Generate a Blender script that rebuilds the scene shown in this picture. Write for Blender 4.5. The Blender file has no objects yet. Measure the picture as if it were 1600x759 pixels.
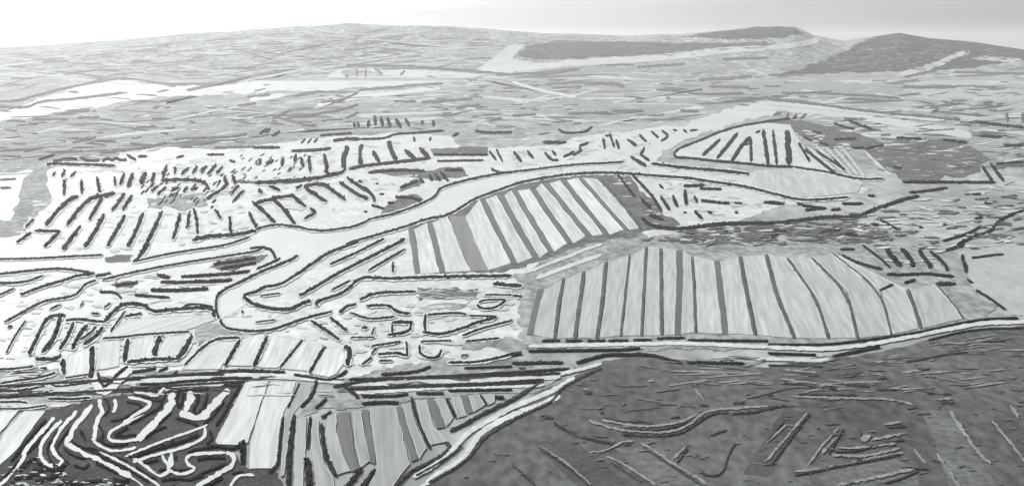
import bpy, bmesh, math, random
from mathutils import Vector, Matrix, noise
from mathutils.geometry import tessellate_polygon
R = math.radians
random.seed(7)
SC = bpy.context.scene
COL = SC.collection

# ------------------------------------------------------------------ camera, sky, sun, exposure
CAM_H, FPX, HOR = 250.0, 1716.0, 66.0          # metres above the plain, focal length in photo pixels, photo row of the true horizon
PITCH = math.atan((379.5 - HOR) / FPX)
cam_d = bpy.data.cameras.new('camera')
cam = bpy.data.objects.new('camera', cam_d); COL.objects.link(cam)
cam.location = (0, 0, CAM_H)
cam.rotation_euler = (math.pi / 2 - PITCH, 0, 0)
cam_d.sensor_width = 36.0
cam_d.lens = 36.0 * FPX / 1600.0
cam_d.clip_start, cam_d.clip_end = 1.0, 200000.0
SC.camera = cam

SUN_EL, SUN_AZ = 34.0, -44.0                    # azimuth in degrees from the view direction, negative = to the left
w = bpy.data.worlds.new('World'); SC.world = w; w.use_nodes = True
nt = w.node_tree; nt.nodes.clear()
sky = nt.nodes.new('ShaderNodeTexSky'); sky.sky_type = 'NISHITA'; sky.sun_disc = False
sky.sun_elevation = R(SUN_EL); sky.sun_rotation = R(SUN_AZ); sky.altitude = 200
sky.air_density = 1.0; sky.dust_density = 3.0; sky.ozone_density = 1.0
hsv = nt.nodes.new('ShaderNodeHueSaturation'); hsv.inputs['Saturation'].default_value = 0.03   # black-and-white film
bg = nt.nodes.new('ShaderNodeBackground'); bg.inputs['Strength'].default_value = 0.125
wo = nt.nodes.new('ShaderNodeOutputWorld')
tc = nt.nodes.new('ShaderNodeTexCoord'); mpw = nt.nodes.new('ShaderNodeMapping'); mpw.inputs['Scale'].default_value = (3.0, 3.0, 60.0)
cl = nt.nodes.new('ShaderNodeTexNoise'); cl.inputs['Scale'].default_value = 1.6; cl.inputs['Detail'].default_value = 5
mrw = nt.nodes.new('ShaderNodeMapRange'); mrw.inputs['From Min'].default_value = .3; mrw.inputs['From Max'].default_value = .7
mrw.inputs['To Min'].default_value = .91; mrw.inputs['To Max'].default_value = 1.09          # thin streaks of high cloud
mxw = nt.nodes.new('ShaderNodeMix'); mxw.data_type = 'RGBA'; mxw.blend_type = 'MULTIPLY'; mxw.inputs[0].default_value = 1.0
nt.links.new(tc.outputs['Generated'], mpw.inputs[0]); nt.links.new(mpw.outputs[0], cl.inputs['Vector']); nt.links.new(cl.outputs['Fac'], mrw.inputs['Value'])
nt.links.new(sky.outputs[0], hsv.inputs['Color']); nt.links.new(hsv.outputs[0], mxw.inputs[6]); nt.links.new(mrw.outputs[0], mxw.inputs[7]); nt.links.new(mxw.outputs[2], bg.inputs[0]); nt.links.new(bg.outputs[0], wo.inputs[0])

sd = bpy.data.lights.new('sun', 'SUN'); sd.energy = 3.1; sd.angle = R(0.5); sd.color = (1.0, 0.995, 0.985)
so = bpy.data.objects.new('sun', sd); COL.objects.link(so)
sv = Vector((math.sin(R(SUN_AZ)) * math.cos(R(SUN_EL)), math.cos(R(SUN_AZ)) * math.cos(R(SUN_EL)), math.sin(R(SUN_EL))))
so.rotation_euler = sv.to_track_quat('Z', 'Y').to_euler(); so.location = (-2000, 1500, 3000)

SC.view_settings.view_transform = 'Standard'; SC.view_settings.look = 'None'
SC.view_settings.gamma = 1.0; SC.view_settings.use_curve_mapping = False
SC.view_settings.exposure = 0.22
SC.render.engine = 'CYCLES'
SC.cycles.use_denoising = True
SC.cycles.max_bounces = 5; SC.cycles.volume_bounces = 1; SC.cycles.diffuse_bounces = 2
HAZE_DENSITY = 3.2e-5
HAZE_ANISO = 0.45

# ------------------------------------------------------------------ terrain: flat plain, low hills on the horizon
SKYLINE = [(-400, 84), (0, 75), (150, 66), (300, 54), (420, 46), (500, 41), (550, 37), (640, 42), (760, 46), (850, 53), (980, 55),
           (1060, 54), (1130, 47), (1180, 42), (1235, 43), (1262, 56), (1310, 64), (1345, 59), (1395, 52), (1440, 60), (1500, 64),
           (1550, 72), (1600, 79), (2000, 84)]
HD0, HD1, HD2 = 7600.0, 10600.0, 15000.0
def interp(t, x):
    if x <= t[0][0]: return t[0][1]
    for (a, b), (c, d) in zip(t, t[1:]):
        if x <= c:
            k = (x - a) / (c - a); return b + (d - b) * k
    return t[-1][1]
def smooth(k):
    k = max(0.0, min(1.0, k)); return k * k * (3 - 2 * k)
def height(x, y):
    if y < HD0: return 0.0
    u = 800 + FPX * x / y
    top = CAM_H + HD1 * (HOR - interp(SKYLINE, u)) / FPX
    n = noise.noise(Vector((x / 700.0, y / 900.0, 3.0))) * 0.06 + noise.noise(Vector((x / 210.0, y / 260.0, 9.0))) * 0.025
    k = (y - HD0) / (HD1 - HD0)
    up = smooth(k) * (1 + n * min(1, 3 * max(0, 1 - abs(k - 0.5) * 1.6)))
    down = 1 - 0.9 * smooth((y - HD1) / (HD2 - HD1))
    return max(0.0, top * up * down)

CP, SP = math.cos(PITCH), math.sin(PITCH)
def at(u, v, z=0.0):
    """The point of the land (plus z) seen at photo pixel u, v."""
    a, b = (u - 800.0) / FPX, (v - 379.5) / FPX
    d = Vector((a, CP - b * SP, -SP - b * CP))
    if d.z < -1e-5:
        t = (CAM_H - z) / -d.z
        if t * d.y < HD0: return Vector((d.x * t, d.y * t, z))
    t, last = HD0 / d.y * 0.999, None
    step = 60.0
    while t * d.y < HD1 + 200:
        p = Vector((d.x * t, d.y * t, CAM_H + d.z * t))
        if p.z < height(p.x, p.y) + z:
            lo, hi = t - step, t
            for _ in range(14):
                m = (lo + hi) / 2
                if CAM_H + d.z * m < height(d.x * m, d.y * m) + z: hi = m
                else: lo = m
            return Vector((d.x * hi, d.y * hi, CAM_H + d.z * hi))
        t += step
    return None

# ------------------------------------------------------------------ materials (black-and-white film: greys with a breath of cool)
def mat(name, base, var=0.25, scale=0.05, stretch=(1, 1, 1), rough=0.9, spec=0.2, fine=0.0, fscale=0.4, tint=(0.945, 1.0, 1.0), rot=0.0):
    m = bpy.data.materials.new(name); m.use_nodes = True
    t = m.node_tree; b = t.nodes['Principled BSDF']
    b.inputs['Roughness'].default_value = rough
    b.inputs['Specular IOR Level'].default_value = spec
    g = t.nodes.new('ShaderNodeNewGeometry')
    mp = t.nodes.new('ShaderNodeMapping'); mp.vector_type = 'TEXTURE'; mp.inputs['Scale'].default_value = [1 / q for q in stretch]; mp.inputs['Rotation'].default_value = (0, 0, rot)
    t.links.new(g.outputs['Position'], mp.inputs[0])
    n1 = t.nodes.new('ShaderNodeTexNoise'); n1.inputs['Scale'].default_value = scale; n1.inputs['Detail'].default_value = 6; n1.inputs['Roughness'].default_value = 0.62
    t.links.new(mp.outputs[0], n1.inputs['Vector'])
    cr = t.nodes.new('ShaderNodeValToRGB')
    lo, hi = base * (1 - var), base * (1 + var)
    cr.color_ramp.elements[0].position = 0.32; cr.color_ramp.elements[0].color = (lo * tint[0], lo * tint[1], lo * tint[2], 1)
    cr.color_ramp.elements[1].position = 0.68; cr.color_ramp.elements[1].color = (min(hi, .9) * tint[0], min(hi, .9) * tint[1], min(hi, .9) * tint[2], 1)
    t.links.new(n1.outputs['Fac'], cr.inputs[0])
    out = cr.outputs[0]
    if fine:
        n2 = t.nodes.new('ShaderNodeTexNoise'); n2.inputs['Scale'].default_value = fscale; n2.inputs['Detail'].default_value = 4
        t.links.new(mp.outputs[0], n2.inputs['Vector'])
        mr = t.nodes.new('ShaderNodeMapRange'); mr.inputs['From Min'].default_value = 0.3; mr.inputs['From Max'].default_value = 0.7
        mr.inputs['To Min'].default_value = 1 - fine; mr.inputs['To Max'].default_value = 1 + fine
        t.links.new(n2.outputs['Fac'], mr.inputs['Value'])
        mx = t.nodes.new('ShaderNodeMix'); mx.data_type = 'RGBA'; mx.blend_type = 'MULTIPLY'; mx.inputs[0].default_value = 1.0
        t.links.new(out, mx.inputs[6]); t.links.new(mr.outputs[0], mx.inputs[7]); out = mx.outputs[2]
    t.links.new(out, b.inputs['Base Color'])
    return m
M = {
 'land':   mat('plain_soil', 0.33, 0.40, 0.006, (1, .45, 1), fine=.30, fscale=.045),
 'hill':   mat('hill_scrub', 0.33, 0.30, 0.004, (1, .5, 1), fine=.45, fscale=.02),
 'hillwood': mat('wooded_hill', 0.05, 0.5, 0.008, (1, .6, 1), fine=.5, fscale=.03),
 'heathhill': mat('dark_hill_field', 0.10, 0.3, 0.006, (1, .4, 1), fine=.3, fscale=.02),
 'grey':   mat('grey_pasture', 0.29, 0.35, 0.02, (1, .5, 1), fine=.4, fscale=.12),
 'darkgrey': mat('damp_scrub', 0.12, 0.4, 0.03, (1, .6, 1), fine=.45, fscale=.15),
 'marsh':  mat('dark_marsh', 0.098, 0.30, 0.010, (1, .5, 1), fine=.42, fscale=.14),
 'peat':   mat('wet_peat', 0.055, 0.45, 0.05, fine=.5, fscale=.5, spec=.1),
 'blackpeat': mat('black_wet_peat', 0.012, 0.4, 0.1, fine=.4, fscale=.6, spec=.05),
 'scrub':  mat('bank_scrub', 0.024, 0.5, 0.12, fine=.5, fscale=.8, spec=.05),
 'softscrub': mat('thin_scrub', 0.11, 0.4, 0.10, fine=.4, fscale=.6),
 'flood':  mat('flooded_silt', 0.54, 0.22, 0.022, (1, .6, 1), rough=.34, spec=.5, fine=.22, fscale=.11),
 'water':  mat('river_water', 0.52, 0.12, 0.008, (1, .4, 1), rough=.25, spec=.5, fine=.04, fscale=.07),
 'channel': mat('channel_water', 0.52, 0.10, 0.05, rough=.28, spec=.5, fine=.06, fscale=.5),
 'plot':   mat('pale_plot', 0.50, 0.16, 0.06, (1, .12, 1), rough=.45, spec=.4, fine=.10, fscale=.16),
 'plotgrey': mat('pale_grey_plot', 0.40, 0.13, 0.02, (1, .3, 1), rough=.55, spec=.3, fine=.14, fscale=.14),
 'plotfan': mat('strip_crop', 0.31, 0.14, 0.04, (1, .4, 1), rough=.6, spec=.3, fine=.18, fscale=.3),
 'ditch': mat('ditch_silt', 0.24, 0.3, 0.08, fine=.35, fscale=.5),
 'pale': mat('pale_fallow', 0.52, 0.25, 0.03, fine=.2, fscale=.1),
 'heath': mat('dark_heath', 0.12, 0.4, 0.03, fine=.4, fscale=.1),
 'plotdark': mat('dark_crop', 0.085, 0.25, 0.05, (1, .4, 1), fine=.35, fscale=.25),
 'plotmid': mat('grey_crop', 0.20, 0.18, 0.03, (1, .4, 1), fine=.2, fscale=.2),
 'rim':    mat('pale_halo_rim', 0.60, 0.15, 0.1, rough=.7),  # bright edge halo put in as colour, under banks and round plots
 'rimsoft': mat('soft_halo_rim', 0.50, 0.18, 0.1, rough=.7),  # duller halo colour for the edges of grey plots
 'plotA': mat('pale_furrowed_plot', 0.50, 0.14, 0.10, (1, .06, 1), rough=.5, spec=.3, fine=.22, fscale=.35, rot=0.50),
 'plotB': mat('grey_furrowed_plot', 0.385, 0.14, 0.10, (1, .05, 1), rough=.55, spec=.3, fine=.22, fscale=.35, rot=0.02),
 'hillpale': mat('hill_clearing', 0.24, 0.3, 0.02),
 'marshdark': mat('rush_marsh', 0.070, 0.25, 0.02, fine=.35, fscale=.2),
 'marshpale': mat('grazed_marsh', 0.125, 0.25, 0.02, fine=.35, fscale=.2),
 'silt': mat('grey_silt', 0.43, 0.2, 0.05, rough=.5, spec=.4, fine=.2, fscale=.2),
 'road':   mat('pale_track', 0.55, 0.15, 0.06, rough=.8, fine=.15, fscale=.3),
}

# ------------------------------------------------------------------ builders
def frame(key):
    special = {'A': (620, 260), 'T': (980, 180), 'B': (1000, 370)}
    if key == 'C': return 0, 190, 2.663
    fine = {'z1': (330, 540), 'z2': (0, 569), 'z3': (150, 569), 'z4': (0, 664), 'z5': (200, 664)}
    if key == 'P': return 0, 0, 1.0
    if key in special: return special[key] + (3.995,)
    if key in fine: return fine[key] + (7.99,)
    return 400 * int(key[0]), (0, 190, 380, 569)[int(key[1])], 3.995       # column, row of the survey sheet
def pts(key, s):
    x0, y0, k = frame(key)
    v = [float(q) for q in s.split()]
    return [(x0 + v[i] / k, y0 + v[i + 1] / k) for i in range(0, len(v) - 1, 2)]
def link(name, verts, faces, m, parent=None, smooth_=False):
    me = bpy.data.meshes.new(name); me.from_pydata([tuple(v) for v in verts], [], faces); me.update()
    if smooth_:
        for p in me.polygons: p.use_smooth = True
    me.materials.append(M[m] if isinstance(m, str) else m)
    o = bpy.data.objects.new(name, me); COL.objects.link(o)
    if parent: o.parent = parent
    return o
def tag(o, label=None, cat=None, group=None, kind=None):
    if label: o['label'] = label
    if cat: o['category'] = cat
    if group: o['group'] = group
    if kind: o['kind'] = kind
    return o
LAYER = {}
def layer(base):
    LAYER[base] = LAYER.get(base, 0) + 1
    return base + 0.003 * LAYER[base]
def densify(p, step, closed=False):
    out = []
    q = p + [p[0]] if closed else p
    for a, b in zip(q, q[1:]):
        n = max(1, int(math.hypot(b[0] - a[0], b[1] - a[1]) / step))
        for i in range(n): out.append((a[0] + (b[0] - a[0]) * i / n, a[1] + (b[1] - a[1]) * i / n))
    if not closed: out.append(q[-1])
    return out
def wob(p, amp, seed=0.0):
    out = []
    for x, y in p:
        s = 1.0 if y > 300 else 0.6
        n1, n2 = noise.noise(Vector((x * .13, y * .13, seed))), noise.noise(Vector((x * .13, y * .13, seed + 17)))
        m1, m2 = noise.noise(Vector((x * .035, y * .06, seed + 3))), noise.noise(Vector((x * .035, y * .06, seed + 29)))
        out.append((x + amp * s * (n1 + 2.2 * m1), y + amp * .55 * s * (n2 + 2.0 * m2)))
    return out
def ground_poly(p, z):
    return [q for q in (at(u, v, z) for u, v in p) if q is not None]
def slab(name, p, z, thick, m, parent=None):
    g = ground_poly(p, z)
    tri = tessellate_polygon([[Vector((a.x, a.y, 0)) for a in g]])
    n = len(g)
    verts = g + [Vector((a.x, a.y, a.z - thick)) for a in g]
    faces = [tuple(t) for t in tri]
    ar = sum(g[i].x * g[(i + 1) % n].y - g[(i + 1) % n].x * g[i].y for i in range(n))
    fix = []
    for a, b, c in faces:
        cr = (g[b].x - g[a].x) * (g[c].y - g[a].y) - (g[c].x - g[a].x) * (g[b].y - g[a].y)
        fix.append((a, b, c) if cr > 0 else (a, c, b))
    for i in range(n):
        j = (i + 1) % n
        fix.append((i, i + n, j + n, j) if ar > 0 else (j, j + n, i + n, i))
    return link(name, verts, fix, m, parent)
def patch(name, key, s, m, base=0.3, amp=5.5, kind='structure', step=3):
    """An area of land or water: a thin sheet following the plain."""
    p = wob(densify(pts(key, s), step, True), amp, len(LAYER) + LAYER.get(base, 0) * 1.7)
    return tag(slab(name, p, layer(base), 0.25, m), kind=kind)
def normals(p):
    out = []
    for i in range(len(p)):
        a, b = p[max(0, i - 1)], p[min(len(p) - 1, i + 1)]
        dx, dy = b[0] - a[0], b[1] - a[1]; l = math.hypot(dx, dy) or 1
        out.append((-dy / l, dx / l))
    return out
def smoothline(p, n=2):
    for _ in range(n):
        if len(p) < 3: return p
        q = [p[0]]
        for a, b in zip(p, p[1:]):
            q.append((a[0] * .75 + b[0] * .25, a[1] * .75 + b[1] * .25)); q.append((a[0] * .25 + b[0] * .75, a[1] * .25 + b[1] * .75))
        q.append(p[-1]); p = q
    return p
SEED = [0]
def ribbon(name, p, wpx, m, base=0.9, rag=0.2, parent=None):
    """A flat strip (road, channel) of the given width."""
    SEED[0] += 1
    z = layer(base) if parent is None else base + .004 * (SEED[0] % 25)
    p = densify(smoothline(p), 3.0)
    nn = normals(p); verts = []; faces = []
    for i, ((x, y), (a, b)) in enumerate(zip(p, nn)):
        tp = min(1.0, .35 + .35 * min(i, len(p) - 1 - i))
        e1 = tp * (1 + rag * noise.noise(Vector((i * .53, SEED[0] * 1.7, 0))) * 2.4); e2 = tp * (1 + rag * noise.noise(Vector((i * .53, SEED[0] * 1.7, 5))) * 2.4)
        q1, q2 = at(x - a * wpx / 2 * e1, y - b * wpx / 2 * e1, z), at(x + a * wpx / 2 * e2, y + b * wpx / 2 * e2, z)
        if q1 is None or q2 is None: continue
        verts += [q1, q2]
    n = len(verts) // 2
    for i in range(n - 1): faces.append((2 * i, 2 * i + 1, 2 * i + 3, 2 * i + 2))
    if faces:
        a, b, c = (verts[k] for k in faces[0][:3])
        if (b - a).cross(c - a).z < 0: faces = [f[::-1] for f in faces]
    return link(name, verts, faces, m, parent)
def ridge(name, p, wpx, m='scrub', tall=1.0, rag=0.26, base=1.30, parent=None):
    """A raised, overgrown earth bank: a lumpy ridge with rounded ends."""
    SEED[0] += 1
    s = SEED[0]
    if len(p) == 1: p = [(p[0][0] - wpx * .5, p[0][1] + .3), (p[0][0] + wpx * .5, p[0][1] - .3)]
    p = densify(smoothline(p, 2), max(1.0, min(2.5, wpx * .4)))
    nn = normals(p); L = len(p); verts = []; faces = []; K = 7
    for i, ((x, y), (a, b)) in enumerate(zip(p, nn)):
        end = min(i, L - 1 - i)
        tap = 1.0 if L < 4 else min(1.0, 0.45 + 0.3 * end)
        jj = 0.88 + .24 * random.random()
        e1 = tap * jj * (1 + rag * 2.0 * noise.noise(Vector((i * .45, s * 3.1, 0)))); e2 = tap * jj * (1 + rag * 2.0 * noise.noise(Vector((i * .45, s * 3.1, 8))))
        q1, q2 = at(x - a * wpx / 2 * e1, y - b * wpx / 2 * e1, base), at(x + a * wpx / 2 * e2, y + b * wpx / 2 * e2, base)
        if q1 is None or q2 is None: continue
        wid = (q2 - q1).length; dist = q1.y
        h = tall * min((0.07 if dist < 1700 else 0.04) * wid, 0.0005 * dist) * (0.65 + 0.35 * tap)
        for k in range(K):
            f = k / (K - 1)
            q = q1.lerp(q2, f)
            hump = math.sin(math.pi * f) ** .6
            lump = 0.75 + 0.9 * noise.noise(Vector((i * .6, k * .8, s * 7.7))) + 0.15 * random.uniform(-1, 1)
            q.z += h * hump * max(0.15, lump)
            if k in (0, K - 1): q.z = base - 0.5 + (q.z - base if dist > HD0 else 0)
            verts.append(q)
    n = len(verts) // K
    for i in range(n - 1):
        for k in range(K - 1):
            faces.append((i * K + k, i * K + k + 1, (i + 1) * K + k + 1, (i + 1) * K + k))
    if not faces: return None
    a, b, c = (verts[k] for k in faces[0][:3])
    mid = faces[K // 2]; a, b, c = (verts[k] for k in mid[:3])
    if (b - a).cross(c - a).z < 0: faces = [f[::-1] for f in faces]
    cap0 = tuple(range(K)); cap1 = tuple(range((n - 1) * K, n * K))
    faces += [cap0, cap1[::-1]]
    return link(name, verts, faces, m, parent)
def brush(p, wpx, m, parent, base=1.30):
    """Bushes growing along a bank, one mesh of many small leafy clumps."""
    rnd = random.Random(SEED[0]); verts = []; faces = []
    q = densify(smoothline(p, 2), 1.0); nn = normals(q)
    n = min(260, int(len(q) / max(.5, wpx * .13)))
    for _ in range(n):
        i = rnd.randrange(len(q))
        if noise.noise(Vector((i * .16, SEED[0] * 2.3, 1))) < -.12: continue
        f = max(-.42, min(.42, rnd.gauss(0, .24))) * wpx
        c = at(q[i][0] + nn[i][0] * f, q[i][1] + nn[i][1] * f, base)
        d = at(q[i][0] + wpx, q[i][1], base)
        if c is None or d is None: continue
        r = (d - at(*q[i], base)).length * (.12 + .26 * rnd.random() ** 2)
        b = len(verts)
        for dx, dy, dz in ((1, 0, .5), (0, 1, .45), (-1, 0, .5), (0, -1, .55), (0, 0, 1.25), (0, 0, -.3)):
            verts.append(Vector((c.x + r * dx * rnd.uniform(.6, 1.3), c.y + 1.6 * r * dy * rnd.uniform(.6, 1.3), c.z + r * dz * rnd.uniform(.6, 1.2))))
        for k in range(4):
            faces += [(b + k, b + (k + 1) % 4, b + 4), (b + (k + 1) % 4, b + k, b + 5)]
    if faces: link('foliage', verts, faces, m, parent)
def bank(name, p, wpx, m='scrub', tall=1.0, rag=0.26, base=1.30, margin=None):
    """An overgrown earth bank: an Empty holding the ridge, an added pale halo margin and its bushes."""
    if len(p) == 1: p = [(p[0][0] - wpx * .5, p[0][1] + .3), (p[0][0] + wpx * .5, p[0][1] - .3)]
    mid = at(*p[len(p) // 2], 0)
    if mid is None: return None
    ym = sum(q[1] for q in p) / len(p)
    if ym < 255: margin = None
    if not margin and ym < 255:
        return ridge(name, p, wpx, m, tall, rag, base)
    e = bpy.data.objects.new(name, None); COL.objects.link(e); e.empty_display_size = 2.0
    if ridge('earth_ridge', p, wpx, m, tall, rag, base, e) is None:
        bpy.data.objects.remove(e); return None
    if margin:
        (x0, y0), (x1, y1) = p[0], p[1]; l = math.hypot(x1 - x0, y1 - y0) or 1
        (x2, y2), (x3, y3) = p[-1], p[-2]; l2 = math.hypot(x3 - x2, y3 - y2) or 1
        g = [(x0 - (x1 - x0) / l * 2, y0 - (y1 - y0) / l * 2)] + list(p[1:-1]) + [(x2 - (x3 - x2) / l2 * 2, y2 - (y3 - y2) / l2 * 2)]
        ribbon('halo_margin', g, wpx + (3.4 if ym > 330 else 2.4), margin, 1.03, .22, e)  # pale strip added to give the dark bank a bright halo
    if ym >= 255 and wpx > 2.5 and tall != .5: brush(p, wpx, m, e, base)
    me = mid.copy(); me.z = 0
    for c in e.children: c.data.transform(Matrix.Translation(-me))
    e.location = me
    return e

ORD = 'first second third fourth fifth sixth seventh eighth ninth tenth eleventh twelfth thirteenth fourteenth fifteenth sixteenth seventeenth eighteenth nineteenth'.split()
TENS = {2: 'twent', 3: 'thirt', 4: 'fort', 5: 'fift'}
def ordinal(n):
    if n <= 19: return ORD[n - 1]
    t, r = divmod(n, 10)
    return TENS[t] + ('ieth' if r == 0 else 'y-' + ORD[r - 1])
def banks(key, data, name, cat, what, where, group, m='scrub', tall=1.0, axis=0, margin=None, k_w=0.76):
    """A row of banks: 'width: x y x y ...; ...'. Labels count them from one end of the row."""
    items = []
    for part in data.split(';'):
        part = part.strip()
        if not part: continue
        wd, co = part.split(':')
        p = pts(key, co); items.append((sum(q[axis] for q in p) / len(p), p, float(wd) / frame(key)[2]))
    items.sort(key=lambda t: t[0])
    k = 0
    for c, p, wd in items:
        o = bank(name, p, wd * k_w, m, tall, margin=margin)
        if o is None: continue
        k += 1
        if len(items) == 1: lab = what + ' ' + where
        else: lab = '%s %s from the %s %s' % (ordinal(k), what, ('left', 'top')[axis], where)
        tag(o, lab, cat, group)
def inset(p, d):
    cx = sum(q[0] for q in p) / len(p); cy = sum(q[1] for q in p) / len(p)
    n = len(p); out = []
    ar = sum(p[i][0] * p[(i + 1) % n][1] - p[(i + 1) % n][0] * p[i][1] for i in range(n))
    sg = 1 if ar > 0 else -1
    for i in range(n):
        a, b, c = p[i - 1], p[i], p[(i + 1) % n]
        def nrm(u, v):
            dx, dy = v[0] - u[0], v[1] - u[1]; l = math.hypot(dx, dy) or 1
            return -dy / l * sg, dx / l * sg
        n1, n2 = nrm(a, b), nrm(b, c)
        mx, my = n1[0] + n2[0], n1[1] + n2[1]; l = math.hypot(mx, my) or 1
        k = d / max(.5, l / 2)
        out.append((b[0] + mx / l * k, b[1] + my / l * k))
    return out
ROWS = {}
def furrowed(m, p):
    """The plot's material with its furrows along the plot's own long axis on the ground."""
    if m not in ('plot', 'plotA', 'plotB', 'plotgrey', 'plotfan', 'plotdark', 'plotmid', 'flood'): return m
    g = ground_poly(p, 0); n = len(g)
    cx, cy = sum(a.x for a in g) / n, sum(a.y for a in g) / n
    sxx = sum((a.x - cx) ** 2 for a in g); syy = sum((a.y - cy) ** 2 for a in g); sxy = sum((a.x - cx) * (a.y - cy) for a in g)
    ang = .5 * math.atan2(2 * sxy, sxx - syy)                      # direction of the long axis
    rot = round((ang - math.pi / 2) / .03) * .03
    base = {'plot': .53, 'plotA': .56, 'plotB': .42, 'plotgrey': .45, 'plotfan': .30, 'plotdark': .085, 'plotmid': .19, 'flood': .50}[m]
    tone = random.choice((.92, .97, 1.0, 1.04, 1.08))
    k = (m, rot, tone)
    if k not in ROWS:
        far = 1.0 if cy < 1300 else .55
        ROWS[k] = mat('furrowed_soil', base * tone, .13, .09 * far, (1, .05, 1), rough=.5, spec=.3, fine=.20, fscale=.33 * far, rot=rot)
    return ROWS[k]
def plot(p, m, name='field_plot', rim=1.1, base=0.75):
    """One strip plot: its surface, and a low pale rim added round it as a bright halo."""
    z = layer(base)
    p = wob(densify(p, 5, True), 0.8, SEED[0]); SEED[0] += 1
    mf = furrowed(m, p)
    if not rim: return slab(name, p, z, 0.3, mf)
    e = bpy.data.objects.new(name, None); COL.objects.link(e); e.empty_display_size = 2.0
    o = e; slab('plot_surface', p, z, 0.3, mf, e)
    if rim:
        q = inset(p, rim)
        n = len(p); verts = []
        for a, b in zip(p, q):
            mid = ((a[0] + b[0]) / 2, (a[1] + b[1]) / 2)
            A, Mi, B = at(*a, z), at(*mid, z), at(*b, z)
            if None in (A, Mi, B): return o
            Mi.z += min(0.45, 0.15 * (A - B).length); A.z += .02; B.z += .02
            verts += [A, Mi, B]
        faces = []
        for i in range(n):
            j = (i + 1) % n
            for k in (0, 1): faces.append((3 * i + k, 3 * i + k + 1, 3 * j + k + 1, 3 * j + k))
        a, b, c = (verts[k] for k in faces[0][:3])
        if (b - a).cross(c - a).z < 0: faces = [f[::-1] for f in faces]
        link('halo_rim', verts, faces, 'rim' if m in ('plot', 'plotA', 'flood') else 'rimsoft', o)  # pale edging added to imitate a bright outline halo
        c0 = sum(ground_poly(p, 0), Vector()) / len(p); c0.z = 0
        for c in e.children: c.data.transform(Matrix.Translation(-c0))
        e.location = c0
    return o
def plots(key, polys, m, what, where, group, rim=1.1, axis=0, cat='field'):
    items = [pts(key, s) for s in polys.split(';') if s.strip()]
    items.sort(key=lambda p: sum(q[axis] for q in p) / len(p))
    for i, p in enumerate(items):
        o = plot(p, m, rim=rim)
        lab = what + ' ' + where if len(items) == 1 else '%s %s from the %s %s' % (ordinal(i + 1), what, ('left', 'top')[axis], where)
        tag(o, lab, cat, group)

def P(s):
    v = [float(q) for q in s.split()]; return list(zip(v[::2], v[1::2]))
def inside(x, y, poly):
    c = False
    for i in range(len(poly)):
        (x1, y1), (x2, y2) = poly[i - 1], poly[i]
        if (y1 > y) != (y2 > y) and x < (x2 - x1) * (y - y1) / (y2 - y1) + x1: c = not c
    return c
# ------------------------------------------------------------------ ground
def build_ground():
    def axis_steps(lo, hi, fine_lo, fine_hi, fine, coarse):
        out = []; v = lo
        while v < hi:
            out.append(v); v += fine if fine_lo <= v < fine_hi else coarse
        return out + [hi]
    xs = axis_steps(-42000, 42000, -7000, 7000, 32, 1100)
    ys = axis_steps(-6000, 42000, 7500, 11200, 45, 600)
    verts = [(x, y, height(x, y)) for y in ys for x in xs]
    nx = len(xs); faces = []; mi = []
    for j in range(len(ys) - 1):
        for i in range(nx - 1):
            faces.append((j * nx + i, j * nx + i + 1, (j + 1) * nx + i + 1, (j + 1) * nx + i))
    o = link('ground', verts, faces, 'land', smooth_=True)
    for k in ('hill', 'hillwood', 'heathhill'): o.data.materials.append(M[k])
    areas = [(2, P('1215 118 1262 104 1290 92 1318 82 1345 66 1395 50 1440 58 1500 64 1550 70 1600 78 1640 82 1640 96 1560 100 1500 108 1400 112 1330 114')),
             (3, [(400 * 2 + x / 3.995, y / 3.995) for x, y in P('20 350 100 295 300 255 700 262 1050 268 1400 268 1598 262 1620 285 1450 300 1050 322 700 350 400 368 130 372')]),
             (2, P('1060 58 1130 48 1180 42 1240 43 1258 54 1200 60 1150 62'))]
    for p in o.data.polygons:
        x, y, z = p.center
        if y < HD0 + 60 or y > HD1 + 600 or abs(x) > 7000: p.material_index = 1 if y >= HD0 + 60 else 0; continue
        p.material_index = 1 if y > HD0 + 300 + 260 * noise.noise(Vector((x / 400, y / 300, 2))) else 0
        d = y * CP - (z - CAM_H) * SP
        u = 800 + FPX * x / d; v = 379.5 + FPX * (-(y * SP) - (z - CAM_H) * CP) / d
        n = noise.noise(Vector((x / 150, y / 200, 5)))
        for mi, q in areas:
            if inside(u + 7 * n, v + 2.2 * n, q): p.material_index = mi
    return tag(o, kind='structure')
build_ground()

# ------------------------------------------------------------------ large areas of land and water
patch('plain', 'P', '-60 158 60 185 180 178 330 166 520 165 700 150 740 160 700 195 560 205 430 215 350 226 250 240 120 256 60 270 -60 300', 'grey', .1)
patch('plain', 'P', '700 122 900 110 1100 100 1250 112 1400 120 1500 135 1360 150 1150 165 1040 180 900 195 760 190 720 165', 'grey', .1)
patch('plain', 'P', '1180 160 1300 172 1400 185 1600 200 1660 250 1600 262 1380 270 1310 225 1200 195', 'grey', .1)
patch('flooded_plain', 'P', '-80 282 20 270 76 265 125 254 180 250 190 240 260 231 345 234 400 226 500 216 540 212 640 206 700 212 720 228 780 232 870 226 900 214 960 208 1040 196 1090 200 1000 235 1010 260 1100 280 1180 275 1360 292 1340 306 1230 320 1100 360 1010 372 960 360 830 420 800 430 830 470 822 545 760 560 560 600 100 590 0 600 -80 600', 'flood', .3)
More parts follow.
